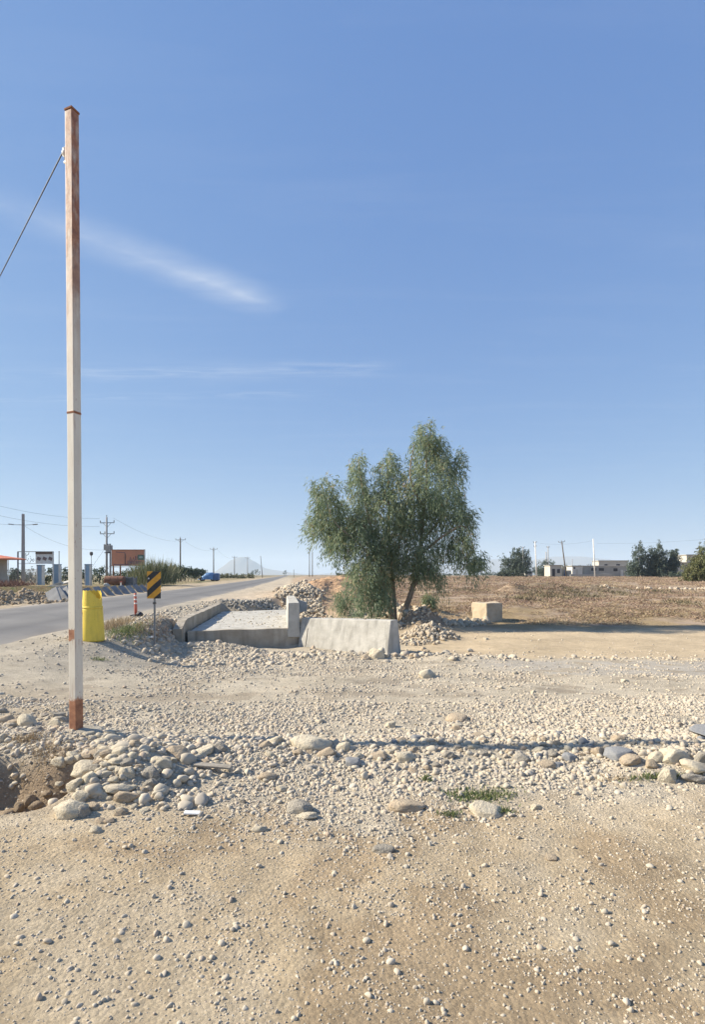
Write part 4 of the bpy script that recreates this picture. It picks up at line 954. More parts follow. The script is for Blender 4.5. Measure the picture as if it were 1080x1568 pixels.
lob = [(505, 775, 30, 40, -.5), (492, 752, 15, 22, -.5), (497, 812, 30, 26, .5), (484, 800, 16, 22, 0), (520, 800, 30, 38, .3), (552, 735, 20, 42, 0), (547, 715, 10, 20, 0), (560, 775, 34, 40, .6), (597, 735, 25, 42, .2), (595, 708, 13, 20, .2), (590, 785, 34, 42, -.5),
       (650, 690, 27, 40, .1), (652, 665, 14, 20, .1), (672, 690, 20, 34, .3), (695, 715, 22, 34, .6), (710, 705, 11, 18, .6), (655, 745, 42, 48, -.5), (690, 765, 30, 46, .8), (640, 790, 42, 42, .5), (690, 805, 30, 40, -.6), (714, 856, 24, 20, -.9), (700, 838, 24, 24, -.9), (722, 862, 12, 12, -.9), (708, 800, 9, 12, -.6),
       (545, 825, 36, 36, -.6), (520, 838, 26, 24, -.3), (580, 850, 34, 40, .3), (610, 830, 34, 44, -.4), (645, 845, 34, 38, -.3), (560, 880, 20, 36, -1.4), (580, 905, 18, 34, -1.4), (553, 915, 12, 28, -1.4), (598, 878, 16, 24, .6), (566, 902, 18, 36, -1.0), (588, 912, 11, 28, -.7), (546, 886, 16, 28, -1.1), (606, 868, 26, 22, .2), (642, 872, 18, 18, .3), (655, 872, 14, 20, -1.0), (668, 895, 5, 22, -1.2), (628, 858, 22, 18, -.8)]
lobes = []
for px, py, rx, rz_, dd in lob:
    c = tp(px, py, dd); q = TD / F; lobes.append(((c.x, c.y, c.z + .12), (rx * q * .92, max(.55, rx * q * 1.05), rz_ * q * .92)))
me = leaf_mesh('crown', *crown(lobes, 7700, 9, .20, .033, .64, .28, 32), L_euc)
o = bpy.data.objects.new('crown', me); COL.objects.link(o); o.parent = tree

def bush(name, label, cat, P, lobes, strands, per, leaf, width, hang, lm, group=None, trunk=None, rz_=0, clump=.3):
    t_ = thing(name, label, cat, P, rz_, group)
    me = leaf_mesh('crown', *crown(lobes, strands, per, leaf, width, hang, clump), lm)
    o = bpy.data.objects.new('crown', me); COL.objects.link(o); o.parent = t_
    if trunk:
        for a_, b_, r_ in trunk: limb([a_, tuple((Vector(a_) + Vector(b_)) / 2 + Vector((U(-.1, .1), U(-.1, .1), 0))), b_], r_, r_ * .4, t_, 'trunk', 3)
    return t_
def sapling(px, py0, py1, w, label):
    P = at(px, py0); q = P.y / F; hh = (py0 - py1) * q
    bush('shrub', label, 'shrub', P, [((0, 0, hh * .55), (w * q, w * q, hh * .5))], 170, 8, .16, .03, .4, L_euc, trunk=[((0, 0, -.1), (.1, 0, hh * .8), .03)])
sapling(527, 942, 893, 13, 'slim leafy sapling left of the big tree')
sapling(659, 930, 908, 11, 'small leafy shoot on top of the shaded dirt mound')

# ------------------------------------------------------------------ weeds and dry grass
def tuft_mesh(name, seed, m, n, hgt, spread, width, lean=.5):
    g = np.random.default_rng(seed)
    C_ = np.stack([g.normal(0, spread * .4, n), g.normal(0, spread * .4, n), g.uniform(0, hgt * .25, n)], 1)
    d = np.stack([g.normal(0, lean, n), g.normal(0, lean, n), np.abs(g.normal(1, .3, n))], 1)
    return leaf_mesh(name, C_, d, hgt * g.uniform(.5, 1.1, n), np.full(n, width), g.uniform(0, 1, n), m)
dry_lib = variant_collection('dry_tuft', [tuft_mesh('dry_tuft', 500 + k, L_brown, 44, .12, .34, .02, 1.3) for k in range(5)] + [tuft_mesh('dry_tuft', 520 + k, L_dry, 36, .15, .28, .018, 1.0) for k in range(3)])
straw_lib = variant_collection('straw_tuft', [tuft_mesh('straw_tuft', 540 + k, L_dry, 40, .26, .2, .014, .6) for k in range(4)] + [tuft_mesh('straw_tuft', 560 + k, L_grass, 50, .2, .2, .014, .6) for k in range(3)])
n = 30000; Yf = 22.5 + 130 * rng.random(n) ** 1.7; Xf = 1.5 + (Yf * .95) * rng.random(n)
nn = fbm(Xf * .35, Yf * .35, 81, 4)
k = (rng.random(n) < (.15 + .9 * sst(-.1, .15, nn)) * (.12 + .88 * sst(24, 29, Yf + nn * 10))) & (Yf > 24.2 + fbm(Xf * .8, Yf * .2, 83, 3) * 3) & (Xf > 3.5 - .03 * Yf)
Xf, Yf, nn = Xf[k], Yf[k], nn[k]; nf = len(Xf); sc_ = rng.uniform(.5, 1.25, nf) * (1 + Yf / 70)
var = np.where(rng.random(nf) < .22 + .6 * sst(.0, -.2, nn) + .5 * sst(32, 24, Yf), rng.integers(5, 8, nf), rng.integers(0, 5, nf))
scatter('field_weeds', 'low brown dry weeds covering the field on the right', np.stack([Xf, Yf, H(Xf, Yf) - .02], 1), np.stack([0 * Xf, 0 * Xf, rng.uniform(0, 6.28, nf)], 1), np.stack([sc_ * 1.3, sc_ * 1.3, sc_ * rng.uniform(.4, 1, nf)], 1), var, dry_lib)
# roadside verge
def verge(n, f, smin, smax, lib, vr):
    X, Y = f(n); s = rng.uniform(smin, smax, len(X)); return np.stack([X, Y, H(X, Y) - .02], 1), np.stack([0 * X, 0 * X, rng.uniform(0, 6.28, len(X))], 1), np.stack([s, s, s], 1), rng.integers(*vr, len(X))
def join(a): return [np.concatenate([q[i] for q in a]) for i in range(4)]
def bank_f(n):
    Y = rng.uniform(23, 60, n); X = road_near(Y) - ROAD_W - 3.2 - rng.random(n) ** 1.3 * 22; k = fbm(X * .5, Y * .5, 91, 3) > -.06; return X[k], Y[k]
scatter('verge_grass', 'straw and green grass on the verge across the road', *join([verge(4200, bank_f, .5, 1.3, straw_lib, (0, 6))]), straw_lib)
def emb_f(n):
    Y = rng.uniform(29, 60, n); X = rng.normal(-.3, 2.2, n) - .0 * Y; k = rng.random(n) < .8; return X[k], Y[k]
scatter('bank_weeds', 'sparse dry weeds on the raw bank left of the tree', *join([verge(700, emb_f, .5, 1.2, dry_lib, (0, 8))]), dry_lib)

def weed_patch(px, py, wpx, hpx, n, hgt, m, label, width=.012, name='weed_patch', cat='weeds', lean=.55):
    P = at(px, py); C_ = []; 
    for i in range(n):
        X = P.x + random.gauss(0, .42) * wpx / 2 / F * P.y * 1.1; Y = P.y + random.gauss(0, .42) * hpx / 2 / F * P.y * P.y / (EYE - P.z) * .9
        C_.append((X - P.x, Y - P.y, h1(X, Y) - P.z))
    C_ = np.array(C_); d = np.stack([rng.normal(0, lean, n), rng.normal(0, lean, n), np.abs(rng.normal(1, .3, n))], 1)
    me = leaf_mesh(name, C_, d, hgt * rng.uniform(.4, 1.1, n), np.full(n, width), rng.random(n), m)
    o = bpy.data.objects.new(name, me); COL.objects.link(o); o.location = P; return tag(o, label, cat, kind='stuff')
weed_patch(738, 1222, 112, 26, 520, .042, L_grass, 'green weeds around the low boulder in the right foreground', .010)
weed_patch(760, 1246, 50, 10, 200, .045, L_grass, 'thin green weeds just below the low boulder in the foreground', .009)
weed_patch(1012, 1193, 110, 8, 260, .05, L_grass, 'green weeds along the foot of the cream boulders at right', .010)
weed_patch(655, 1196, 16, 10, 70, .05, L_grass, 'tiny green sprout in the gravel below the ridge', .010)
weed_patch(690, 1250, 40, 10, 80, .04, L_grass, 'faint green sprouts left of the low boulder in the foreground', .008)
weed_patch(152, 1011, 26, 5, 90, .07, L_grass, 'small green tuft on the soil in front of the yellow barrel', .014)
weed_patch(196, 968, 46, 16, 700, .17, L_grass, 'bright green weeds between the yellow barrel and the hazard sign', .016)
weed_patch(172, 962, 34, 14, 420, .24, L_dry, 'dry straw weeds beside the right foot of the yellow barrel', .014)
weed_patch(185, 955, 40, 10, 300, .26, L_dry, 'straw weeds below the red road post', .014)
weed_patch(222, 958, 44, 18, 280, .20, L_dry, 'pale dry weeds around the foot of the hazard sign', .014)
weed_patch(243, 968, 34, 22, 200, .20, L_brown, 'dark brown brush on the wall end right of the hazard sign', .016)
weed_patch(40, 1133, 60, 14, 340, .06, L_dry, 'dry straw tuft on the rim of the eroded hollow', .006)
weed_patch(70, 1160, 90, 30, 420, .07, L_dry, 'dry roots and straw hanging over the hollow bank', .006)
weed_patch(940, 1195, 80, 16, 160, .04, L_dry, 'short dry grass in the lower right foreground', .006)
weed_patch(680, 932, 70, 14, 420, .30, L_dry, 'pale dry grass patch behind the rubble near the stone block', .02)
L_scrub = leaf_mat('olive_scrub', [(0, (.10, .09, .055)), (.5, (.16, .14, .085)), (1, (.24, .20, .12))], .15, .9)
for px, py, w_, h_, n_, lab in [(835, 914, 80, 10, 900, 'dark scrub on the long spoil mound in the field'), (885, 909, 60, 7, 500, 'dark scrub on the right end of the spoil mound'), (800, 918, 40, 8, 300, 'thin scrub at the left end of the spoil mound near the stone block'), (945, 908, 60, 5, 320, 'olive scrub strip in the middle of the field'), (1000, 906, 60, 5, 320, 'olive scrub strip left of the white stones in the field'), (720, 905, 70, 5, 260, 'low scrub in the field just right of the big tree'), (1050, 925, 60, 6, 200, 'low scrub at the right edge of the field')]:
    weed_patch(px, py, w_, h_, n_, .34, L_scrub, lab, .05, lean=.9)
weed_patch(530, 930, 70, 26, 420, .35, L_euc, 'grey-green scrub left below the big tree', .03)

# ------------------------------------------------------------------ utility poles and lines
def cross(parent, z, half, m, ins=(-1, 1), r=.05, brace=True):
    q = MB(); q.box((0, .12, z), (half * 2, .09, .09)); o = q.build('crossarm', m, parent)
    if brace:
        for s in (-1, 1): q = MB(); q.tube([(s * half * .55, .12, z - .04), (s * .06, .10, z - .55)], .025, 5); q.build('brace', m, parent)
    for s in ins:
        q = MB(); q.lathe([(.03, 0), (.03, .08), (.07, .10), (.075, .16), (.05, .18), (.065, .24), (.03, .30)], 8, (s * half * .96, .12, z + .04)); q.build('insulator', M_dsteel, o)
def utility_pole(px, ptop, D, label, m=M_polec, arms=(), lean=0.0, r=(.16, .10), group='utility poles', pin=True, square=False):
    X = gx(px, D); zb_ = h1(X, D); hgt = EYE - (ptop - HY) / F * D - zb_
    t_ = thing('utility_pole', label, 'utility pole', (X, D, zb_), U(-.15, .15), group); t_.rotation_euler[1] = lean
    q = MB()
    if square: q.box((0, 0, hgt / 2 - .2), (r[0] * 2, r[0] * 1.5, hgt + .4), taper=r[1] / r[0])
    else: q.tube([(0, 0, -.4), (0, 0, hgt)], list(r), 10)
    q.build('shaft', m, t_, smooth=not square)
    for z, half, ins in arms: cross(t_, hgt - z, half, M_dsteel, ins)
    if pin: q = MB(); q.lathe([(.025, 0), (.025, .1), (.06, .14), (.06, .24), (.03, .3)], 8, (0, 0, hgt)); q.build('top_insulator', M_dsteel, t_)
    return t_, hgt
tpole, th = utility_pole(163, 792, 74, 'utility pole with two crossarms and a transformer beside the billboard', arms=((.75, 1.05, (-1, 1)), (2.25, 1.05, (-1, -.35, 1))), r=(.17, .11))
q = MB(); q.box((.36, 0, th - 4.3), (.72, .6, .95)); q.build('transformer', M_steel, tpole, bevel=.04)
for k in range(3): q = MB(); q.lathe([(.05, 0), (.08, .05), (.05, .1), (.08, .15), (.04, .22)], 8, (.16 + .2 * k, 0, th - 3.83)); q.build('bushing', M_dsteel, tpole)
q = MB(); q.box((.36, 0, th - 4.86), (.95, .7, .12)); q.build('platform', M_dsteel, tpole)
q = MB(); q.tube([(.55, 0, th - 4.9), (.55, 0, -.3)], .12, 8); q.build('second_leg', M_polec, tpole)
q = MB(); q.box((-.24, 0, th - 4.1), (.2, .3, .8)); q.build('fuse_box', M_steel, tpole)
cpole, ch = utility_pole(35, 787, 72, 'square concrete pole with two street lamp arms near the orange roof', square=True, r=(.20, .14), pin=False)
for s, ln in ((-1, 1.3), (1, 1.3)):
    q = MB(); q.tube([(0, 0, ch - 1.5), (s * .5, 0, ch - 1.45), (s * ln, 0, ch - 1.4)], .03, 6); arm_ = q.build('lamp_arm', M_steel, cpole)
    q = MB(); q.box((s * (ln + .25), 0, ch - 1.38), (.6, .22, .12), (0, -s * .12, 0)); q.build('lamp_head', M_steel, arm_, bevel=.03)
far_poles = [(276, 824, 113, 'tallest far pole rising from the orchard row', M_poled, 1.1), (327, 839, 156, 'pole above the blue covered truck', M_poled, 1.1), (359, 852, 226, 'short pole in front of the hazy hill', M_poled, 1.0), (379, 853, 243, 'pale pole at the right foot of the hazy hill', M_polec, 1.0)]
for px, pt, D, lab, m_, hf in far_poles: utility_pole(px, pt, D, lab, m_, ((.35, hf, (-1, 1)),), r=(.17, .12))
utility_pole(402, 851, 235, 'leaning dark pole right of the hazy hill', M_poled, (), R(-5), (.16, .11), pin=False)
utility_pole(474, 840, 165, 'dark pole with a short crossarm at the end of the embankment', M_poled, ((.1, .5, (-1, 1)),), r=(.13, .10), pin=False)
utility_pole(478.5, 846, 170, 'plain dark pole just right of the crossarm pole on the embankment', M_poled, (), r=(.14, .11), pin=False)
utility_pole(450, 872, 260, 'tiny distant post on the embankment horizon', M_poled, (), r=(.12, .1), pin=False)
utility_pole(822.5, 829, 136, 'white pole in the field right of the round tree', M_white, ((.25, .4, (-1, 1)), (1.3, .3, (-1, 1))), R(-2.6), (.17, .12), pin=False)
utility_pole(840, 836, 185, 'pole with dark fittings behind the field near the small house', M_polec, ((.4, .5, (-1, 1)),), 0, (.2, .14), pin=False)
utility_pole(837, 845, 178, 'short pale pole beside the pole with dark fittings', M_polec, (), 0, (.2, .16), pin=False)
utility_pole(801.5, 837, 140, 'pole standing in front of the round tree', M_polec, ((.2, .45, (-1, 1)),), 0, (.12, .09), pin=False)
utility_pole(868, 829, 130, 'dark leaning pole with a crossarm in front of the small house', M_poled, ((.05, .75, (-1, 0, 1)),), R(-7), (.17, .12), pin=False)
utility_pole(912, 825, 127, 'tall plain white pole in front of the long building', M_white, (), R(-3.0), (.17, .11), pin=False)
utility_pole(707, 862, 120, 'thin white post in the field right of the big tree', M_white, (), 0, (.09, .08), pin=False)
utility_pole(877, 856, 190, 'thin pale post above the blue gate of the small house', M_polec, (), 0, (.14, .1), pin=False)

def line(a, b_, sag, label, r=.012, name='power_line'):
    a, b_ = Vector(a), Vector(b_); q = MB()
    q.tube([a.lerp(b_, i / 24) - Vector((0, 0, 4 * sag * (i / 24) * (1 - i / 24))) for i in range(25)], r, 5); return tag(q.build(name, M_wire), label, 'power line', 'overhead lines')
line(PW(-60, 792, 60), PW(36, 803, 72), .3, 'line entering from the left edge to the concrete pole')
line(PW(38, 806, 72), PW(158, 842, 74), .9, 'low line sagging from the concrete pole to the transformer pole')
line(PW(-80, 752, 62), PW(152, 794, 74), .8, 'upper line from the left edge to the transformer pole')
line(PW(-80, 768, 62), PW(152, 806, 74), .8, 'second line from the left edge to the transformer pole')
line(PW(173, 793, 74), PW(269, 829, 113), .7, 'line from the transformer pole to the far orchard pole')
line(PW(283, 829, 113), PW(321, 843, 156), .6, 'line between the orchard pole and the pole above the truck')
line(PW(334, 843, 156), PW(354, 855, 226), .6, 'line from the pole above the truck towards the hazy hill')
line(PW(158, 843, 74), PW(138, 872, 70), 0, 'stay wire slanting down left of the transformer pole', .015, 'stay_wire')
line(PW(915, 832, 127), PW(1200, 812, 110), .8, 'faint line running right from the tall white pole')
line(PW(828, 832, 136), PW(908, 828, 127), .5, 'faint line between the white field poles')

# ------------------------------------------------------------------ the compound across the road
def gb(px, D): X = gx(px, D); return Vector((X, D, h1(X, D)))
def ht(py, D, X): return EYE - (py - HY) / F * D - h1(X, D)
def gate_pillar(px, ptop, D, wpx, label):
    P = gb(px, D); hh = ht(ptop, D, P.x); w = wpx / F * D
    t_ = thing('gate_pillar', label, 'pillar', P, 0, 'blue gate pillars')
    q = MB(); q.box((0, 0, hh / 2 - .1), (w * .8, .5, hh + .2)); q.build('core', M_blue, t_, bevel=.02)
    for s in (-1, 1): q = MB(); q.box((s * w * .46, -.02, hh / 2 - .1), (w * .14, .56, hh + .22)); q.build('edge_strip', M_white, t_)
    q = MB(); q.box((0, 0, hh + .06), (w * 1.12, .62, .1)); q.build('cap', M_blue, t_)
gate_pillar(62, 866, 72, 8.5, 'blue gate pillar with white edges beneath the picture sign')
gate_pillar(87, 865, 76, 10, 'wide pale blue gate pillar right of the picture sign')
gate_pillar(135, 865, 70, 8, 'blue gate pillar beside the floodlight right of the rusty pole')
P = gb(90, 77); q = MB(); t_ = thing('flag_pole', 'bare dark steel mast behind the wide blue gate pillar', 'mast', P); q.tube([(0, 0, 0), (0, 0, ht(845, 77, P.x))], [.06, .05], 8); q.build('mast', M_dsteel, t_); q = MB(); q.lathe([(.09, 0), (.09, .05), (.05, .08)], 8, (0, 0, ht(845, 77, P.x))); q.build('finial', M_dsteel, t_)
# picture sign on a steel frame
SD2 = 73; P = gb(54, SD2); w = 54 / F * SD2; za, zb2 = ht(863, SD2, P.x), ht(845, SD2, P.x); hh = zb2 - za
sf = thing('gate_sign', 'steel framed sign with dark script and three tilted pictures over the gate', 'sign', P)
for s in (-1, 1): q = MB(); q.box((s * w / 2, 0, zb2 / 2), (.13, .13, zb2)); q.build('post', M_dsteel if s < 0 else M_white, sf)
q = MB(); q.box((0, 0, zb2 + .02), (w + .1, .10, .08)); q.build('top_rail', M_dsteel, sf)
q = MB(); q.box((0, .03, za), (w, .06, .07)); q.build('bottom_rail', M_white, sf)
q = MB(); q.box((w * .245, .05, (za + zb2) / 2), (w * .5, .025, hh)); pp = q.build('picture_panel', M_white, sf)
q = MB(); q.box((w * .245, .02, zb2 - .16), (w * .5, .04, .30)); q.build('header_strip', mat('brown_strip', (.17, .13, .10), None), pp)
for k in range(3):
    q = MB(); q.box((0, 0, 0), (.5, .03, .42)); o = q.build('picture', mat('sign_picture', (.12, .10, .10), (.24, .16, .14), 4, .6), pp); o.location = (w * (.09 + .165 * k), .02, za + hh * .42); o.rotation_euler = (0, R(22), 0)
def script(parent, strokes, m_, y_, r_):
    for st_ in strokes:
        q = MB(); q.tube([(a, y_, b_) for a, b_ in st_], r_, 6); q.build('script_stroke', m_, parent)
sx, sz = lambda u: -w / 2 + u * w, lambda v_: za + v_ * hh
script(sf, [[(sx(.05), sz(.55)), (sx(.09), sz(.35)), (sx(.15), sz(.4)), (sx(.16), sz(.6))], [(sx(.22), sz(.9)), (sx(.23), sz(.35)), (sx(.27), sz(.25)), (sx(.30), sz(.45))], [(sx(.28), sz(.15)), (sx(.33), sz(.05)), (sx(.38), sz(.3)), (sx(.36), sz(.5))],
            [(sx(.31), sz(.95)), (sx(.30), sz(.8)), (sx(.24), sz(.68))], [(sx(.40), sz(.3)), (sx(.43), sz(.15)), (sx(.46), sz(.3)), (sx(.44), sz(.42)), (sx(.40), sz(.3))], [(sx(.34), sz(.62)), (sx(.36), sz(.62))]], M_dsteel, -.0, .035)
# fence bars between the pillars
fence = thing('bar_fence', 'pale upright bar fence beneath the script of the gate sign', 'fence', gb(48, 72.4))
for k in range(12): q = MB(); q.box((-.95 + k * .17, 0, 1.15), (.045, .045, 1.9)); q.build('bar', M_white, fence)
for z in (.3, 2.0): q = MB(); q.box((0, .05, z), (2.1, .04, .06)); q.build('rail', M_white, fence)
fence2 = thing('bar_fence', 'grey upright bar fence under the orange roof at the left edge', 'fence', gb(14, 71.8))
for k in range(14): q = MB(); q.box((-1.4 + k * .2, 0, 1.0), (.04, .04, 2.1)); q.build('bar', M_steel, fence2)
for z in (.25, 1.98): q = MB(); q.box((0, .045, z), (2.8, .04, .06)); q.build('rail', M_steel, fence2)
# orange roofed kiosk at the left edge
KD = 66; P = gb(-14, KD)
ki = thing('kiosk', 'kiosk with an orange canopy roof at the left edge', 'kiosk', P)
z0 = ht(857, KD, P.x)
q = MB(); q.add([(-3.2, -1.5, z0), (3.3, -1.5, z0), (3.3, 1.5, z0), (-3.2, 1.5, z0), (-2.4, -.9, z0 + .75), (-.6, -.9, z0 + .75), (-.6, .9, z0 + .75), (-2.4, .9, z0 + .75), (-3.2, -1.5, z0 + .13), (3.3, -1.5, z0 + .13), (3.3, 1.5, z0 + .13), (-3.2, 1.5, z0 + .13)],
              [(3, 2, 1, 0), (0, 1, 9, 8), (1, 2, 10, 9), (2, 3, 11, 10), (3, 0, 8, 11), (8, 9, 5, 4), (9, 10, 6, 5), (10, 11, 7, 6), (11, 8, 4, 7), (4, 5, 6, 7)]); q.build('roof', M_orange, ki)
q = MB(); q.box((-.6, .2, z0 / 2), (3.6, 2.0, z0 - .02)); q.build('wall', M_plasterg, ki)
q = MB(); q.box((.3, -.81, 1.6), (.9, .04, .9)); q.build('window', M_glass, ki)
for s in (-2.9, 2.9): q = MB(); q.tube([(s, -1.3, -.1), (s, -1.3, z0)], .05, 8); q.build('post', M_white, ki)
# rusty scrap in front of the kiosk
P = gb(12, 60); bh = thing('brush_heap', 'reddish brown heap of cut brush at the left edge below the orange roof', 'brush', P)
me = tuft_mesh('stalks', 771, leaf_mat('red_brown_brush', [(0, (.13, .065, .05)), (.5, (.20, .105, .08)), (1, (.30, .19, .14))], .1, .9), 900, .95, 2.6, .05, .9); o = bpy.data.objects.new('stalks', me); COL.objects.link(o); o.parent = bh
# flood light
P = gb(139.5, 69); t_ = thing('floodlight', 'small floodlight on a thin mast between the blue pillar and the transformer pole', 'floodlight', P); zt = ht(851, 69, P.x)
q = MB(); q.tube([(0, 0, -.2), (0, 0, zt)], .035, 8); q.build('mast', M_steel, t_)
q = MB(); q.lathe([(.05, 0), (.19, .12), (.2, .42), (.12, .5)], 10, (0, 0, zt)); q.build('lamp_head', M_dsteel, t_)
# billboard
BD = 70; P = gb(196, BD); w = 51 / F * BD; za, zb2 = ht(866, BD, P.x), ht(842, BD, P.x); hh = zb2 - za
bb = thing('billboard', 'faded orange billboard with worn lettering on steel posts', 'billboard', P)
M_bb = mat('faded_orange_print', (.62, .26, .15), (.48, .22, .14), 1.3, .7, lo=.35, hi=.7)
q = MB(); q.box((0, 0, (za + zb2) / 2), (w, .10, hh)); pn = q.build('panel', M_bb, bb)
for px_, wd_ in ((-w / 2, .10), (w / 2, .10)): q = MB(); q.box((px_, -.01, (za + zb2) / 2), (wd_, .15, hh + .12)); q.build('frame_side', M_white, bb)
for zf in (za, zb2): q = MB(); q.box((0, -.012, zf), (w + .08, .15, .09)); q.build('frame_rail', M_rust, bb)
q = MB(); q.box((0, -.35, za - .18), (w + .05, .75, .07)); q.build('catwalk', M_plasterg, bb)
for px_ in (-w * .46, -w * .25, w * .48): q = MB(); q.box((px_, .14, za / 2), (.14, .14, za + .3)); q.build('post', M_rust, bb)
q = MB(); q.tube([(0, -.3, -.1), (0, -.3, za * .75)], .06, 8); q.build('front_pipe', M_white, bb)
q = MB(); q.tube([(-.35, -.14, za + .1), (-.35, -.14, za + hh * .75)], .045, 6); q.build('front_rod', M_dsteel, bb)
q = MB(); q.box((w * .385, -.055, za + hh * .52), (w * .19, .012, hh * .34)); lg = q.build('green_emblem', mat('green_print', (.12, .17, .13), None), pn)
q = MB(); nv = 18
q.add([(w * .385 + .26 * math.cos(6.283 * k_ / nv), -.066, za + hh * .53 + .13 * math.sin(6.283 * k_ / nv)) for k_ in range(nv)], [tuple(range(nv))]); q.build('oval', mat('pale_print', (.40, .47, .43), None), lg)
q = MB(); q.box((w * .2, -.055, za + hh * .2), (w * .44, .012, hh * .22)); q.build('purple_band', mat('mauve_print', (.24, .12, .13), (.3, .14, .12), 3), pn)
bx_, bz_ = lambda u: -w / 2 + u * w, lambda v_: za + v_ * hh
M_letter = mat('letter_print', (.10, .10, .16), None)
for st_ in ([(.55, .30), (.58, .55), (.60, .34), (.63, .34)], [(.63, .34), (.66, .52), (.68, .34)], [(.68, .34), (.72, .34), (.72, .62)], [(.76, .36), (.77, .6)], [(.14, .86), (.30, .84), (.40, .83), (.41, .72)], [(.56, .22), (.62, .15), (.66, .24)], [(.06, .08), (.2, .05), (.4, .08), (.6, .05)]):
    q = MB(); q.tube([(bx_(a), -.06, bz_(b_)) for a, b_ in st_], .035, 5); q.build('lettering', M_letter, pn)
# rusty tank and wire crate
P = at(175, 897) ; TDD = 60
tk = thing('rusty_tank', 'rusty cylindrical tank lying below the billboard', 'tank', gb(175.5, TDD), R(4)); L2 = 29 / F * TDD / 2; rt = .52
q = MB(); q.tube([(-L2, 0, rt + .25), (-L2 + .08, 0, rt + .25), (L2 - .08, 0, rt + .25), (L2, 0, rt + .25)], [rt * .8, rt, rt, rt * .8], 20); q.build('shell', M_rustd, tk, smooth=False)
for s in (-.6, .6): q = MB(); q.box((s * L2, 0, .16), (.14, .7, .34)); q.build('saddle', M_dsteel, tk)
for s in (-.35, .35): q = MB(); q.tube([(s * L2 - .03, 0, rt + .25), (s * L2 + .03, 0, rt + .25)], rt + .015, 20); q.build('hoop', M_rustd, tk)
q = MB(); q.lathe([(.12, 0), (.12, .1), (.08, .14)], 10, (0, 0, 2 * rt + .2)); q.build('filler_cap', M_dsteel, tk)
cr = thing('metal_cage', 'grey metal cage beside the rusty tank', 'cage', gb(198.5, 61), R(-3))
for sx_ in (-.6, .6):
    for sy_ in (-.4, .4): q = MB(); q.box((sx_, sy_, .55), (.07, .07, 1.2)); q.build('post', M_steel, cr)
q = MB(); q.box((0, 0, .55), (1.14, .72, .9)); q.build('body', M_slabd, cr)
for z in (.55, 1.05): q = MB(); q.box((0, -.40, z), (1.25, .05, .06)); q.build('rail', M_steel, cr)
for k in range(6): q = MB(); q.box((-.45 + .18 * k, -.42, .8), (.03, .03, .5)); q.build('bar', M_steel, cr)
P = gb(163, 58); blob('sack', P, .28, .24, .32, M_plaster, 'pale sack leaning on the left end of the rusty tank', 'sack', 341)
P = gb(185, 44); t_ = thing('marker_post', 'short white marker post in front of the rusty tank', 'post', P); q = MB(); q.tube([(0, 0, -.1), (0, 0, .75)], [.07, .05], 8); q.build('post', M_white, t_); q = MB(); q.box((0, 0, .78), (.13, .13, .08)); q.build('cap', M_redp, t_)

# concrete slabs left lying on the far verge
def slab(P, sx_, sy_, sz_, rot, m_, label, group):
    q = MB(); q.box((0, 0, 0), (sx_, sy_, sz_)); o = q.build('concrete_slab', m_, bevel=.015); o.location = P; o.rotation_euler = rot; rough_up(o, .012, 2.5, 1, int(P[0] * 7) % 90); return tag(o, label, 'slab', group)
for px, py, sz_, ry, rz_, lab in [(80, 921, (.62, 1.05, .14), -.62, .2, 'broad grey slab at the left end of the tilted slabs by the berm'), (92, 919, (.42, 1.05, .14), -.75, .35, 'narrow pale slab leaning right of the broad grey slab'), (99, 918, (.5, 1.1, .13), -.7, .1, 'pale slab leaning just left of the rusty pole'),
                               (106, 917, (.4, .9, .13), -.85, .3, 'slab half hidden by the rusty pole'), (90, 911, (.9, .8, .13), -.25, .5, 'whitish slab lying on top of the leaning slabs'), (118, 916, (.4, 1.0, .13), -.7, .3, 'dark slab just right of the rusty pole')]:
    P = at(px, py); slab(P + Vector((-.1, .3, .2)), sz_[0], sz_[1], sz_[2], (R(52), ry * .9, rz_), M_slab, lab, 'tilted slabs by the berm')
names_ = ['first', 'second', 'third', 'fourth', 'fifth', 'sixth', 'seventh', 'eighth', 'ninth', 'tenth', 'eleventh', 'twelfth', 'thirteenth']
for k in range(13):
    D = 29.5 + 18.0 * (k / 12) ** 1.15; X = float(road_near(D)) - ROAD_W - .75; P = Vector((X, D, h1(X, D) + .20))
    slab(P, .5, .95, .12, (R(46) + U(-.1, .1), U(-.25, -.1), R(78) + U(-.12, .12)), M_slabd if k % 4 else M_slab, f'{names_[k]} leaning slab along the far road edge, counted from the yellow barrel', 'leaning slabs along the road')
for px, py, w_, lab in [(98, 886, 1.7, 'flat concrete slab on the debris pile by the wide blue pillar'), (86, 889, 1.5, 'tilted grey slab at the left of the debris pile'), (104, 890, 1.5, 'slab at the right end of the debris pile behind the rusty pole'), (92, 892, 1.2, 'lower slab of the debris pile in front of the blue pillar')]:
    D = 58 if py < 890 else 54; P = gb(px, D); slab(P + Vector((0, 0, .5 if py < 889 else .28)), w_, 1.0, .16, (U(-.3, .3), U(-.35, .1), U(-.4, .4)), M_conc, lab, 'debris slabs by the gate')

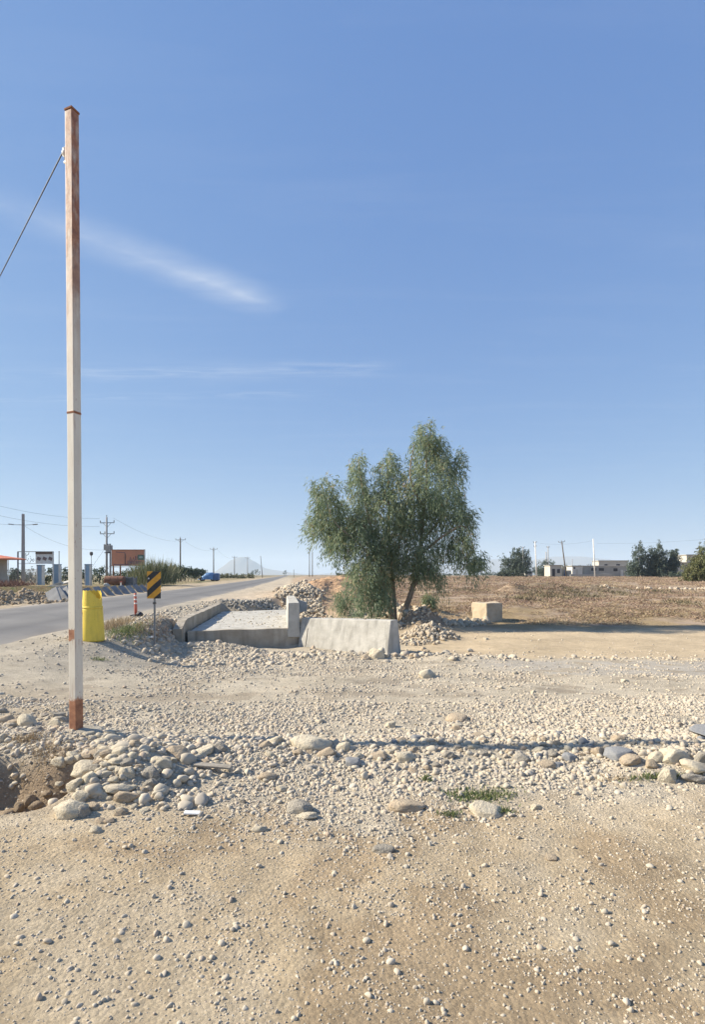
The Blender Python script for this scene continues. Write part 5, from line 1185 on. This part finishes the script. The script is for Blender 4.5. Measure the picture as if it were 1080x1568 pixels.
# reeds, hedge, orchard
def reed_clump(P, wd, hh, n_, label):
    g = rng; C_ = np.stack([g.normal(0, wd * .42, n_), g.normal(0, wd * .4, n_), g.uniform(-.1, hh * .45, n_)], 1)
    d = np.stack([g.normal(0, .22, n_) + C_[:, 0] * .12, g.normal(0, .22, n_), np.ones(n_)], 1)
    me = leaf_mesh('reed_clump', C_, d, hh * g.uniform(.3, .62, n_), np.full(n_, .06), g.random(n_), L_reed); t_ = thing('reed_clump', label, 'reeds', P)
    o = bpy.data.objects.new('blades', me); COL.objects.link(o); o.parent = t_
    C2 = np.stack([g.normal(0, wd * .35, 40), g.normal(0, wd * .3, 40), 0 * g.random(40)], 1); d2 = np.stack([g.normal(0, .1, 40), g.normal(0, .1, 40), np.ones(40)], 1)
    me = leaf_mesh('plumes', C2, d2, hh * g.uniform(.95, 1.2, 40), np.full(40, .07), .7 + .3 * g.random(40), L_reed); o = bpy.data.objects.new('plumes', me); COL.objects.link(o); o.parent = t_
reed_clump(gb(236, 66), 2.3, 3.6, 1700, 'tall reed clump right of the billboard'); reed_clump(gb(256, 72), 1.8, 3.2, 900, 'lower reed clump at the start of the orchard row')
reed_clump(gb(214, 68), 1.5, 2.6, 500, 'reeds under the right end of the billboard')
def treelet(px, D, wpx, ptop, lm, label, name='tree', cat='tree', group=None, tr=True, strands=90, leaf=.32, base=.25):
    P = gb(px, D); hh = ht(ptop, D, P.x); w_ = wpx / F * D / 2
    lb = [((0, 0, hh * (base + (1 - base) * .45)), (w_, w_, hh * (1 - base) * .52)), ((w_ * .3, 0, hh * (base + (1 - base) * .68)), (w_ * .6, w_ * .6, hh * (1 - base) * .34)), ((-w_ * .35, -.2, hh * (base + (1 - base) * .6)), (w_ * .6, w_ * .6, hh * (1 - base) * .32))]
    return bush(name, label, cat, P, lb, strands, 7, leaf, leaf * .42, leaf * 1.2, lm, group, [((0, 0, -.1), (U(-.1, .1), 0, hh * .6), .09)] if tr else None)
for i, px in enumerate([268, 273, 278, 283, 288, 293, 298, 303, 308, 313]):
    treelet(px, 98 + i * 2.6, 9.5, 864.5 + i * .75, L_orch, f'{names_[i]} dark green tree of the orchard row, counted from the reeds', 'orchard_tree', 'tree', 'trees of the orchard row', base=.38, strands=110)
treelet(152, 78, 26, 866, L_orch, 'dark green shrub behind the transformer pole', 'shrub', 'shrub', base=.05)
treelet(180, 76, 40, 872, L_orch, 'dark shrub in the shade behind the billboard posts', 'shrub', 'shrub', base=.02, strands=160)
treelet(205, 77, 34, 868, L_orch, 'green shrub behind the right billboard post', 'shrub', 'shrub', base=.02, strands=160)
treelet(72, 76, 24, 868, L_orch, 'dark green shrub inside the gate behind the sign post', 'shrub', 'shrub', base=.02)
treelet(100, 80, 18, 865, L_far, 'thin grey-green shrub right of the wide blue pillar', 'shrub', 'shrub', base=.05)
treelet(22, 75, 20, 868, L_orch, 'green shrub behind the bar fence under the orange roof', 'shrub', 'shrub', base=.02)
treelet(8, 74, 22, 870, L_far, 'dark shrub beside the kiosk wall', 'shrub', 'shrub', base=.02)
treelet(48, 75, 20, 870, L_far, 'dark shrub behind the pale bar fence', 'shrub', 'shrub', base=.02)
treelet(120, 79, 20, 870, L_far, 'grey-green shrub just right of the rusty pole across the road', 'shrub', 'shrub', base=.02)
treelet(394, 330, 8, 871, L_far, 'small far tree by the road near the leaning pole', base=.2, strands=30, leaf=.5)
treelet(387, 340, 6, 872, L_far, 'smaller far tree just left of the one by the leaning pole', base=.2, strands=30, leaf=.5)
treelet(436, 520, 7, 873, L_far, 'tiny distant tree at the end of the road', base=.2, strands=30, leaf=.6)
for i, px in enumerate([338, 346, 353, 361, 369, 377, 385]): treelet(px, 205, 10, 877.4, L_olive, f'{names_[i]} low shrub of the far hedge behind the truck, counted from the truck', 'hedge_shrub', 'shrub', 'far hedge behind the truck', False, 46, .5, .0)

# blue covered truck
TK = 116; P = gb(321, TK)
tr_ = thing('covered_truck', 'truck covered with bright blue tarpaulin parked beside the orchard', 'truck', P, R(7)); u = TK / F
m = MB()
secs = [(-17, .9, 3.0), (-13, 1.0, 4.5), (-9, 1.1, 8.5), (-6, 1.15, 11.5), (-1, 1.2, 13.0), (4, 1.2, 13.0), (6.2, 1.1, 10.5)]
vs = []
for xs, hw, zt in secs:
    z_ = zt * u
    for a_ in range(9): an = math.pi * a_ / 8; vs.append((xs * u, -hw * math.cos(an) * (1 if a_ not in (0, 8) else 1.05), .35 + (z_ - .35) * min(1, math.sin(an) * 1.5) ** .7 if 0 < a_ < 8 else .35))
fs = [(i * 9 + k, i * 9 + k + 1, (i + 1) * 9 + k + 1, (i + 1) * 9 + k) for i in range(len(secs) - 1) for k in range(8)] + [tuple(range(9)), tuple(reversed(range(54, 63)))]
m.add(vs, fs); o = m.build('tarpaulin', M_tarp, tr_); rough_up(o, .12, 1.3, 2, 9); o.data.shade_smooth()
q = MB(); q.box((10.5 * u, 0, 6.6 * u), (8 * u, 2.2, 10.5 * u)); o = q.build('cargo_cover', M_tarpd, tr_, bevel=.15); rough_up(o, .08, 1.5, 2, 12)
q = MB(); q.box((-2 * u, 0, .5), (27 * u, 1.7, .25)); q.build('chassis', M_dsteel, tr_)
for xs in (-11, 5, 11):
    for s in (-1, 1):
        q = MB(); q.tube([(xs * u, s * .78, .42), (xs * u, s * 1.04, .42)], .42, 16); wh = q.build('wheel', M_tyre, tr_); q = MB(); q.tube([(xs * u, s * 1.0, .42), (xs * u, s * 1.05, .42)], .2, 12); q.build('rim', M_steel, wh)

# ------------------------------------------------------------------ right side: houses, trees
def house(name, label, px0, px1, pt, D, m_, depth, openings, roof_m=M_plasterg, parapet=.25):
    xc = (px0 + px1) / 2; P = gb(xc, D); w_ = (px1 - px0) / F * D; hh = ht(pt, D, P.x)
    t_ = thing(name, label, 'building', P, R(U(-3, 3)))
    q = MB(); q.box((0, depth / 2, hh / 2 - .2), (w_, depth, hh + .4)); q.build('wall', m_, t_)
    q = MB(); q.box((0, depth / 2, hh + .09), (w_ + .5, depth + .5, .18)); q.build('roof', roof_m, t_)
    for kind, u0, u1, v0, v1, mm in openings:
        cx_ = (-.5 + (u0 + u1) / 2) * w_; q = MB(); q.box((cx_, -.0, (v0 + v1) / 2 * hh), ((u1 - u0) * w_, .12, (v1 - v0) * hh)); wn_ = q.build(kind, mm, t_)
        if kind == 'window':
            q = MB(); q.box((cx_, -.05, v0 * hh - .05), ((u1 - u0) * w_ + .2, .2, .09)); q.build('sill', M_plasterw, wn_)
        if kind == 'pillar': pass
    return t_
house('small_house', 'small pale flat-roofed house with a doorway beside the leaning pole', 843, 861, 866, 150, M_plaster, 4, [('door', .18, .42, 0, .72, M_dark), ('window', .6, .85, .35, .7, M_dark)])
house('gate_house', 'low wall with a dark blue gate between the two pale houses', 862, 877, 868, 153, M_plasterg, 3, [('gate', .15, .85, 0, .75, M_bdoor)])
house('white_house', 'white plastered block at the left end of the long building', 877, 893, 867, 149, M_plasterw, 4, [('door', .35, .55, 0, .7, M_plaster), ('window', .1, .28, .75, .9, M_dark)])
house('long_building', 'long low pale building with small dark windows behind the tall white pole', 893, 972, 867, 151, M_plasterg, 6, [('window', .16, .26, .55, .82, M_dark), ('window', .31, .41, .55, .82, M_dark), ('window', .6, .68, .5, .8, M_dark), ('door', .85, .93, 0, .7, M_plasterw), ('door', .74, .79, 0, .66, M_plasterw)], M_plasterw)
house('upper_building', 'pale flat-roofed building showing above the long building roof', 918, 962, 859, 175, M_plaster, 5, [('window', .2, .3, .62, .8, M_dark), ('window', .6, .72, .62, .8, M_dark)])
house('corner_building', 'cream building half hidden behind the yellow-green bush at right', 1032, 1064, 862, 140, M_plaster, 5, [('door', .35, .5, 0, .75, M_plasterg), ('window', .6, .8, .4, .7, M_dark)])
house('upper_house', 'tan upper storey showing behind the bush at the right edge', 1052, 1090, 850, 160, M_plaster, 5, [('window', .2, .35, .7, .85, M_dark)])
# dry stone yard wall in front of the houses
P = gb(905, 146); t_ = thing('yard_wall', 'low rough grey wall in front of the long building', 'wall', P)
q = MB(); q.box((.5, 0, .3), (12, .35, .9)); o = q.build('wall', M_plasterg, t_); rough_up(o, .12, .8, 4, 3)
# pale van
P = gb(811, 148); t_ = thing('parked_van', 'pale van parked between the round tree and the white pole', 'van', P, R(8))
q = MB(); q.box((0, 1.6, 1.0), (1.9, 3.6, 1.25), taper=.92); q.build('body', M_plasterw, t_, bevel=.12)
q = MB(); q.box((0, -.22, 1.25), (1.4, .05, .5)); q.build('rear_window', M_glass, t_)
for sx_ in (-.8, .8):
    for sy_ in (.5, 2.8): q = MB(); q.tube([(sx_ - .1, sy_, .32), (sx_ + .1, sy_, .32)], .32, 14); q.build('wheel', M_tyre, t_)
def bigtree(name, label, px, D, lobs, strands, lm, leaf=.42, cat='tree', group=None):
    P = gb(px, D); q_ = D / F; lb = []
    for lx, ly, rx, rz_ in lobs: c = PW(lx, ly, D) - P; lb.append(((c.x, U(-.4, .4), c.z), (rx * q_, rx * q_, rz_ * q_)))
    return bush(name, label, cat, P, lb, int(strands * 2.4), 8, leaf, leaf * .36, leaf * 1.3, lm, group, [((0, 0, -.2), (lb[0][0][0] * .8, 0, lb[0][0][2]), .2)])
bigtree('round_tree', 'large rounded dark tree at the left end of the houses', 790, 142, [(791, 860, 19, 18), (783, 866, 14, 14), (798, 858, 14, 16), (793, 846, 12, 9), (790, 876, 22, 9), (775, 877, 9, 6)], 620, L_far)
bigtree('grey_green_tree', 'grey-green bushy tree behind the white pole and small house', 842, 172, [(832, 868, 10, 12), (846, 868, 11, 10), (838, 876, 14, 8)], 220, L_far)
bigtree('columnar_tree', 'pointed dark tree at the left of the group of four', 978, 130, [(980, 852, 9, 22), (976, 870, 13, 14), (972, 868, 8, 8)], 330, L_far, group='dark trees beside the long building')
bigtree('columnar_tree', 'second dark tree from the left in the group of four', 998, 131, [(998, 856, 9, 20), (1000, 872, 13, 12)], 300, L_far, group='dark trees beside the long building')
bigtree('columnar_tree', 'tall dark tree third from the left in the group of four', 1011, 130, [(1011, 852, 8, 21), (1009, 870, 12, 14)], 320, L_far, group='dark trees beside the long building')
bigtree('columnar_tree', 'shorter dark tree at the right of the group of four', 1028, 131, [(1031, 858, 9, 17), (1022, 868, 10, 13), (1034, 846, 5, 6)], 300, L_far, group='dark trees beside the long building')
bigtree('olive_bush', 'large yellow-green bush at the right edge of the field', 1072, 76, [(1066, 872, 17, 18), (1078, 858, 18, 22), (1090, 868, 24, 24), (1056, 880, 9, 9)], 620, L_olive, .3, 'bush')
bigtree('small_tree', 'small round tree on the horizon right of the big tree', 727, 150, [(728, 866, 10, 9), (722, 869, 8, 8), (730, 860, 7, 7)], 170, L_far)
bigtree('low_shrub', 'low grey-green shrub below the group of four dark trees', 1040, 128, [(1036, 879, 9, 5), (1025, 880, 8, 5)], 110, L_far, .35, 'shrub')
bigtree('low_shrub', 'dark shrub at the left foot of the round tree', 770, 141, [(771, 880, 8, 5)], 70, L_far, .35, 'shrub')
for i, (px, D, w_, tp_) in enumerate([(745, 320, 16, 877), (758, 330, 16, 876), (770, 330, 14, 875), (856, 230, 22, 862), (872, 235, 18, 864), (888, 235, 16, 866), (905, 230, 14, 863), (822, 240, 14, 866), (700, 330, 12, 878), (686, 340, 12, 878), (535, 240, 14, 876), (522, 245, 12, 877)]):
    treelet(px, D, w_, tp_, L_far, ['low dark bush on the horizon right of the small round tree', 'second low bush on the horizon left of the round tree', 'low bush touching the left of the round tree on the horizon', 'dark treetop behind the small house', 'dark treetop behind the blue gate', 'dark treetop left of the upper building', 'treetop above the left end of the upper building', 'dark treetop between round tree and white pole', 'faint bush on the horizon seen beside the thin white post', 'faint bush on the horizon close to the big tree crown', 'bright strip of green bush on the horizon left of the tree', 'faint bush on the horizon left of the bright green one'][i], 'far_bush', 'bush', 'bushes on the horizon', False, 70, .6, .0)

# ------------------------------------------------------------------ haze
m_h = bpy.data.materials.new('haze'); m_h.use_nodes = True; n, l = m_h.node_tree.nodes, m_h.node_tree.links
n.remove(n['Principled BSDF']); pv = n.new('ShaderNodeVolumePrincipled'); pv.inputs['Color'].default_value = (.72, .86, 1.0, 1); pv.inputs['Density'].default_value = .00019; pv.inputs['Anisotropy'].default_value = .1
l.new(pv.outputs[0], n['Material Output'].inputs['Volume'])
q = MB(); q.box((0, 4200, 128), (18400, 10000, 264)); hz = q.build('haze', m_h); tag(hz, 'thin pale air haze over the whole plain', kind='stuff')
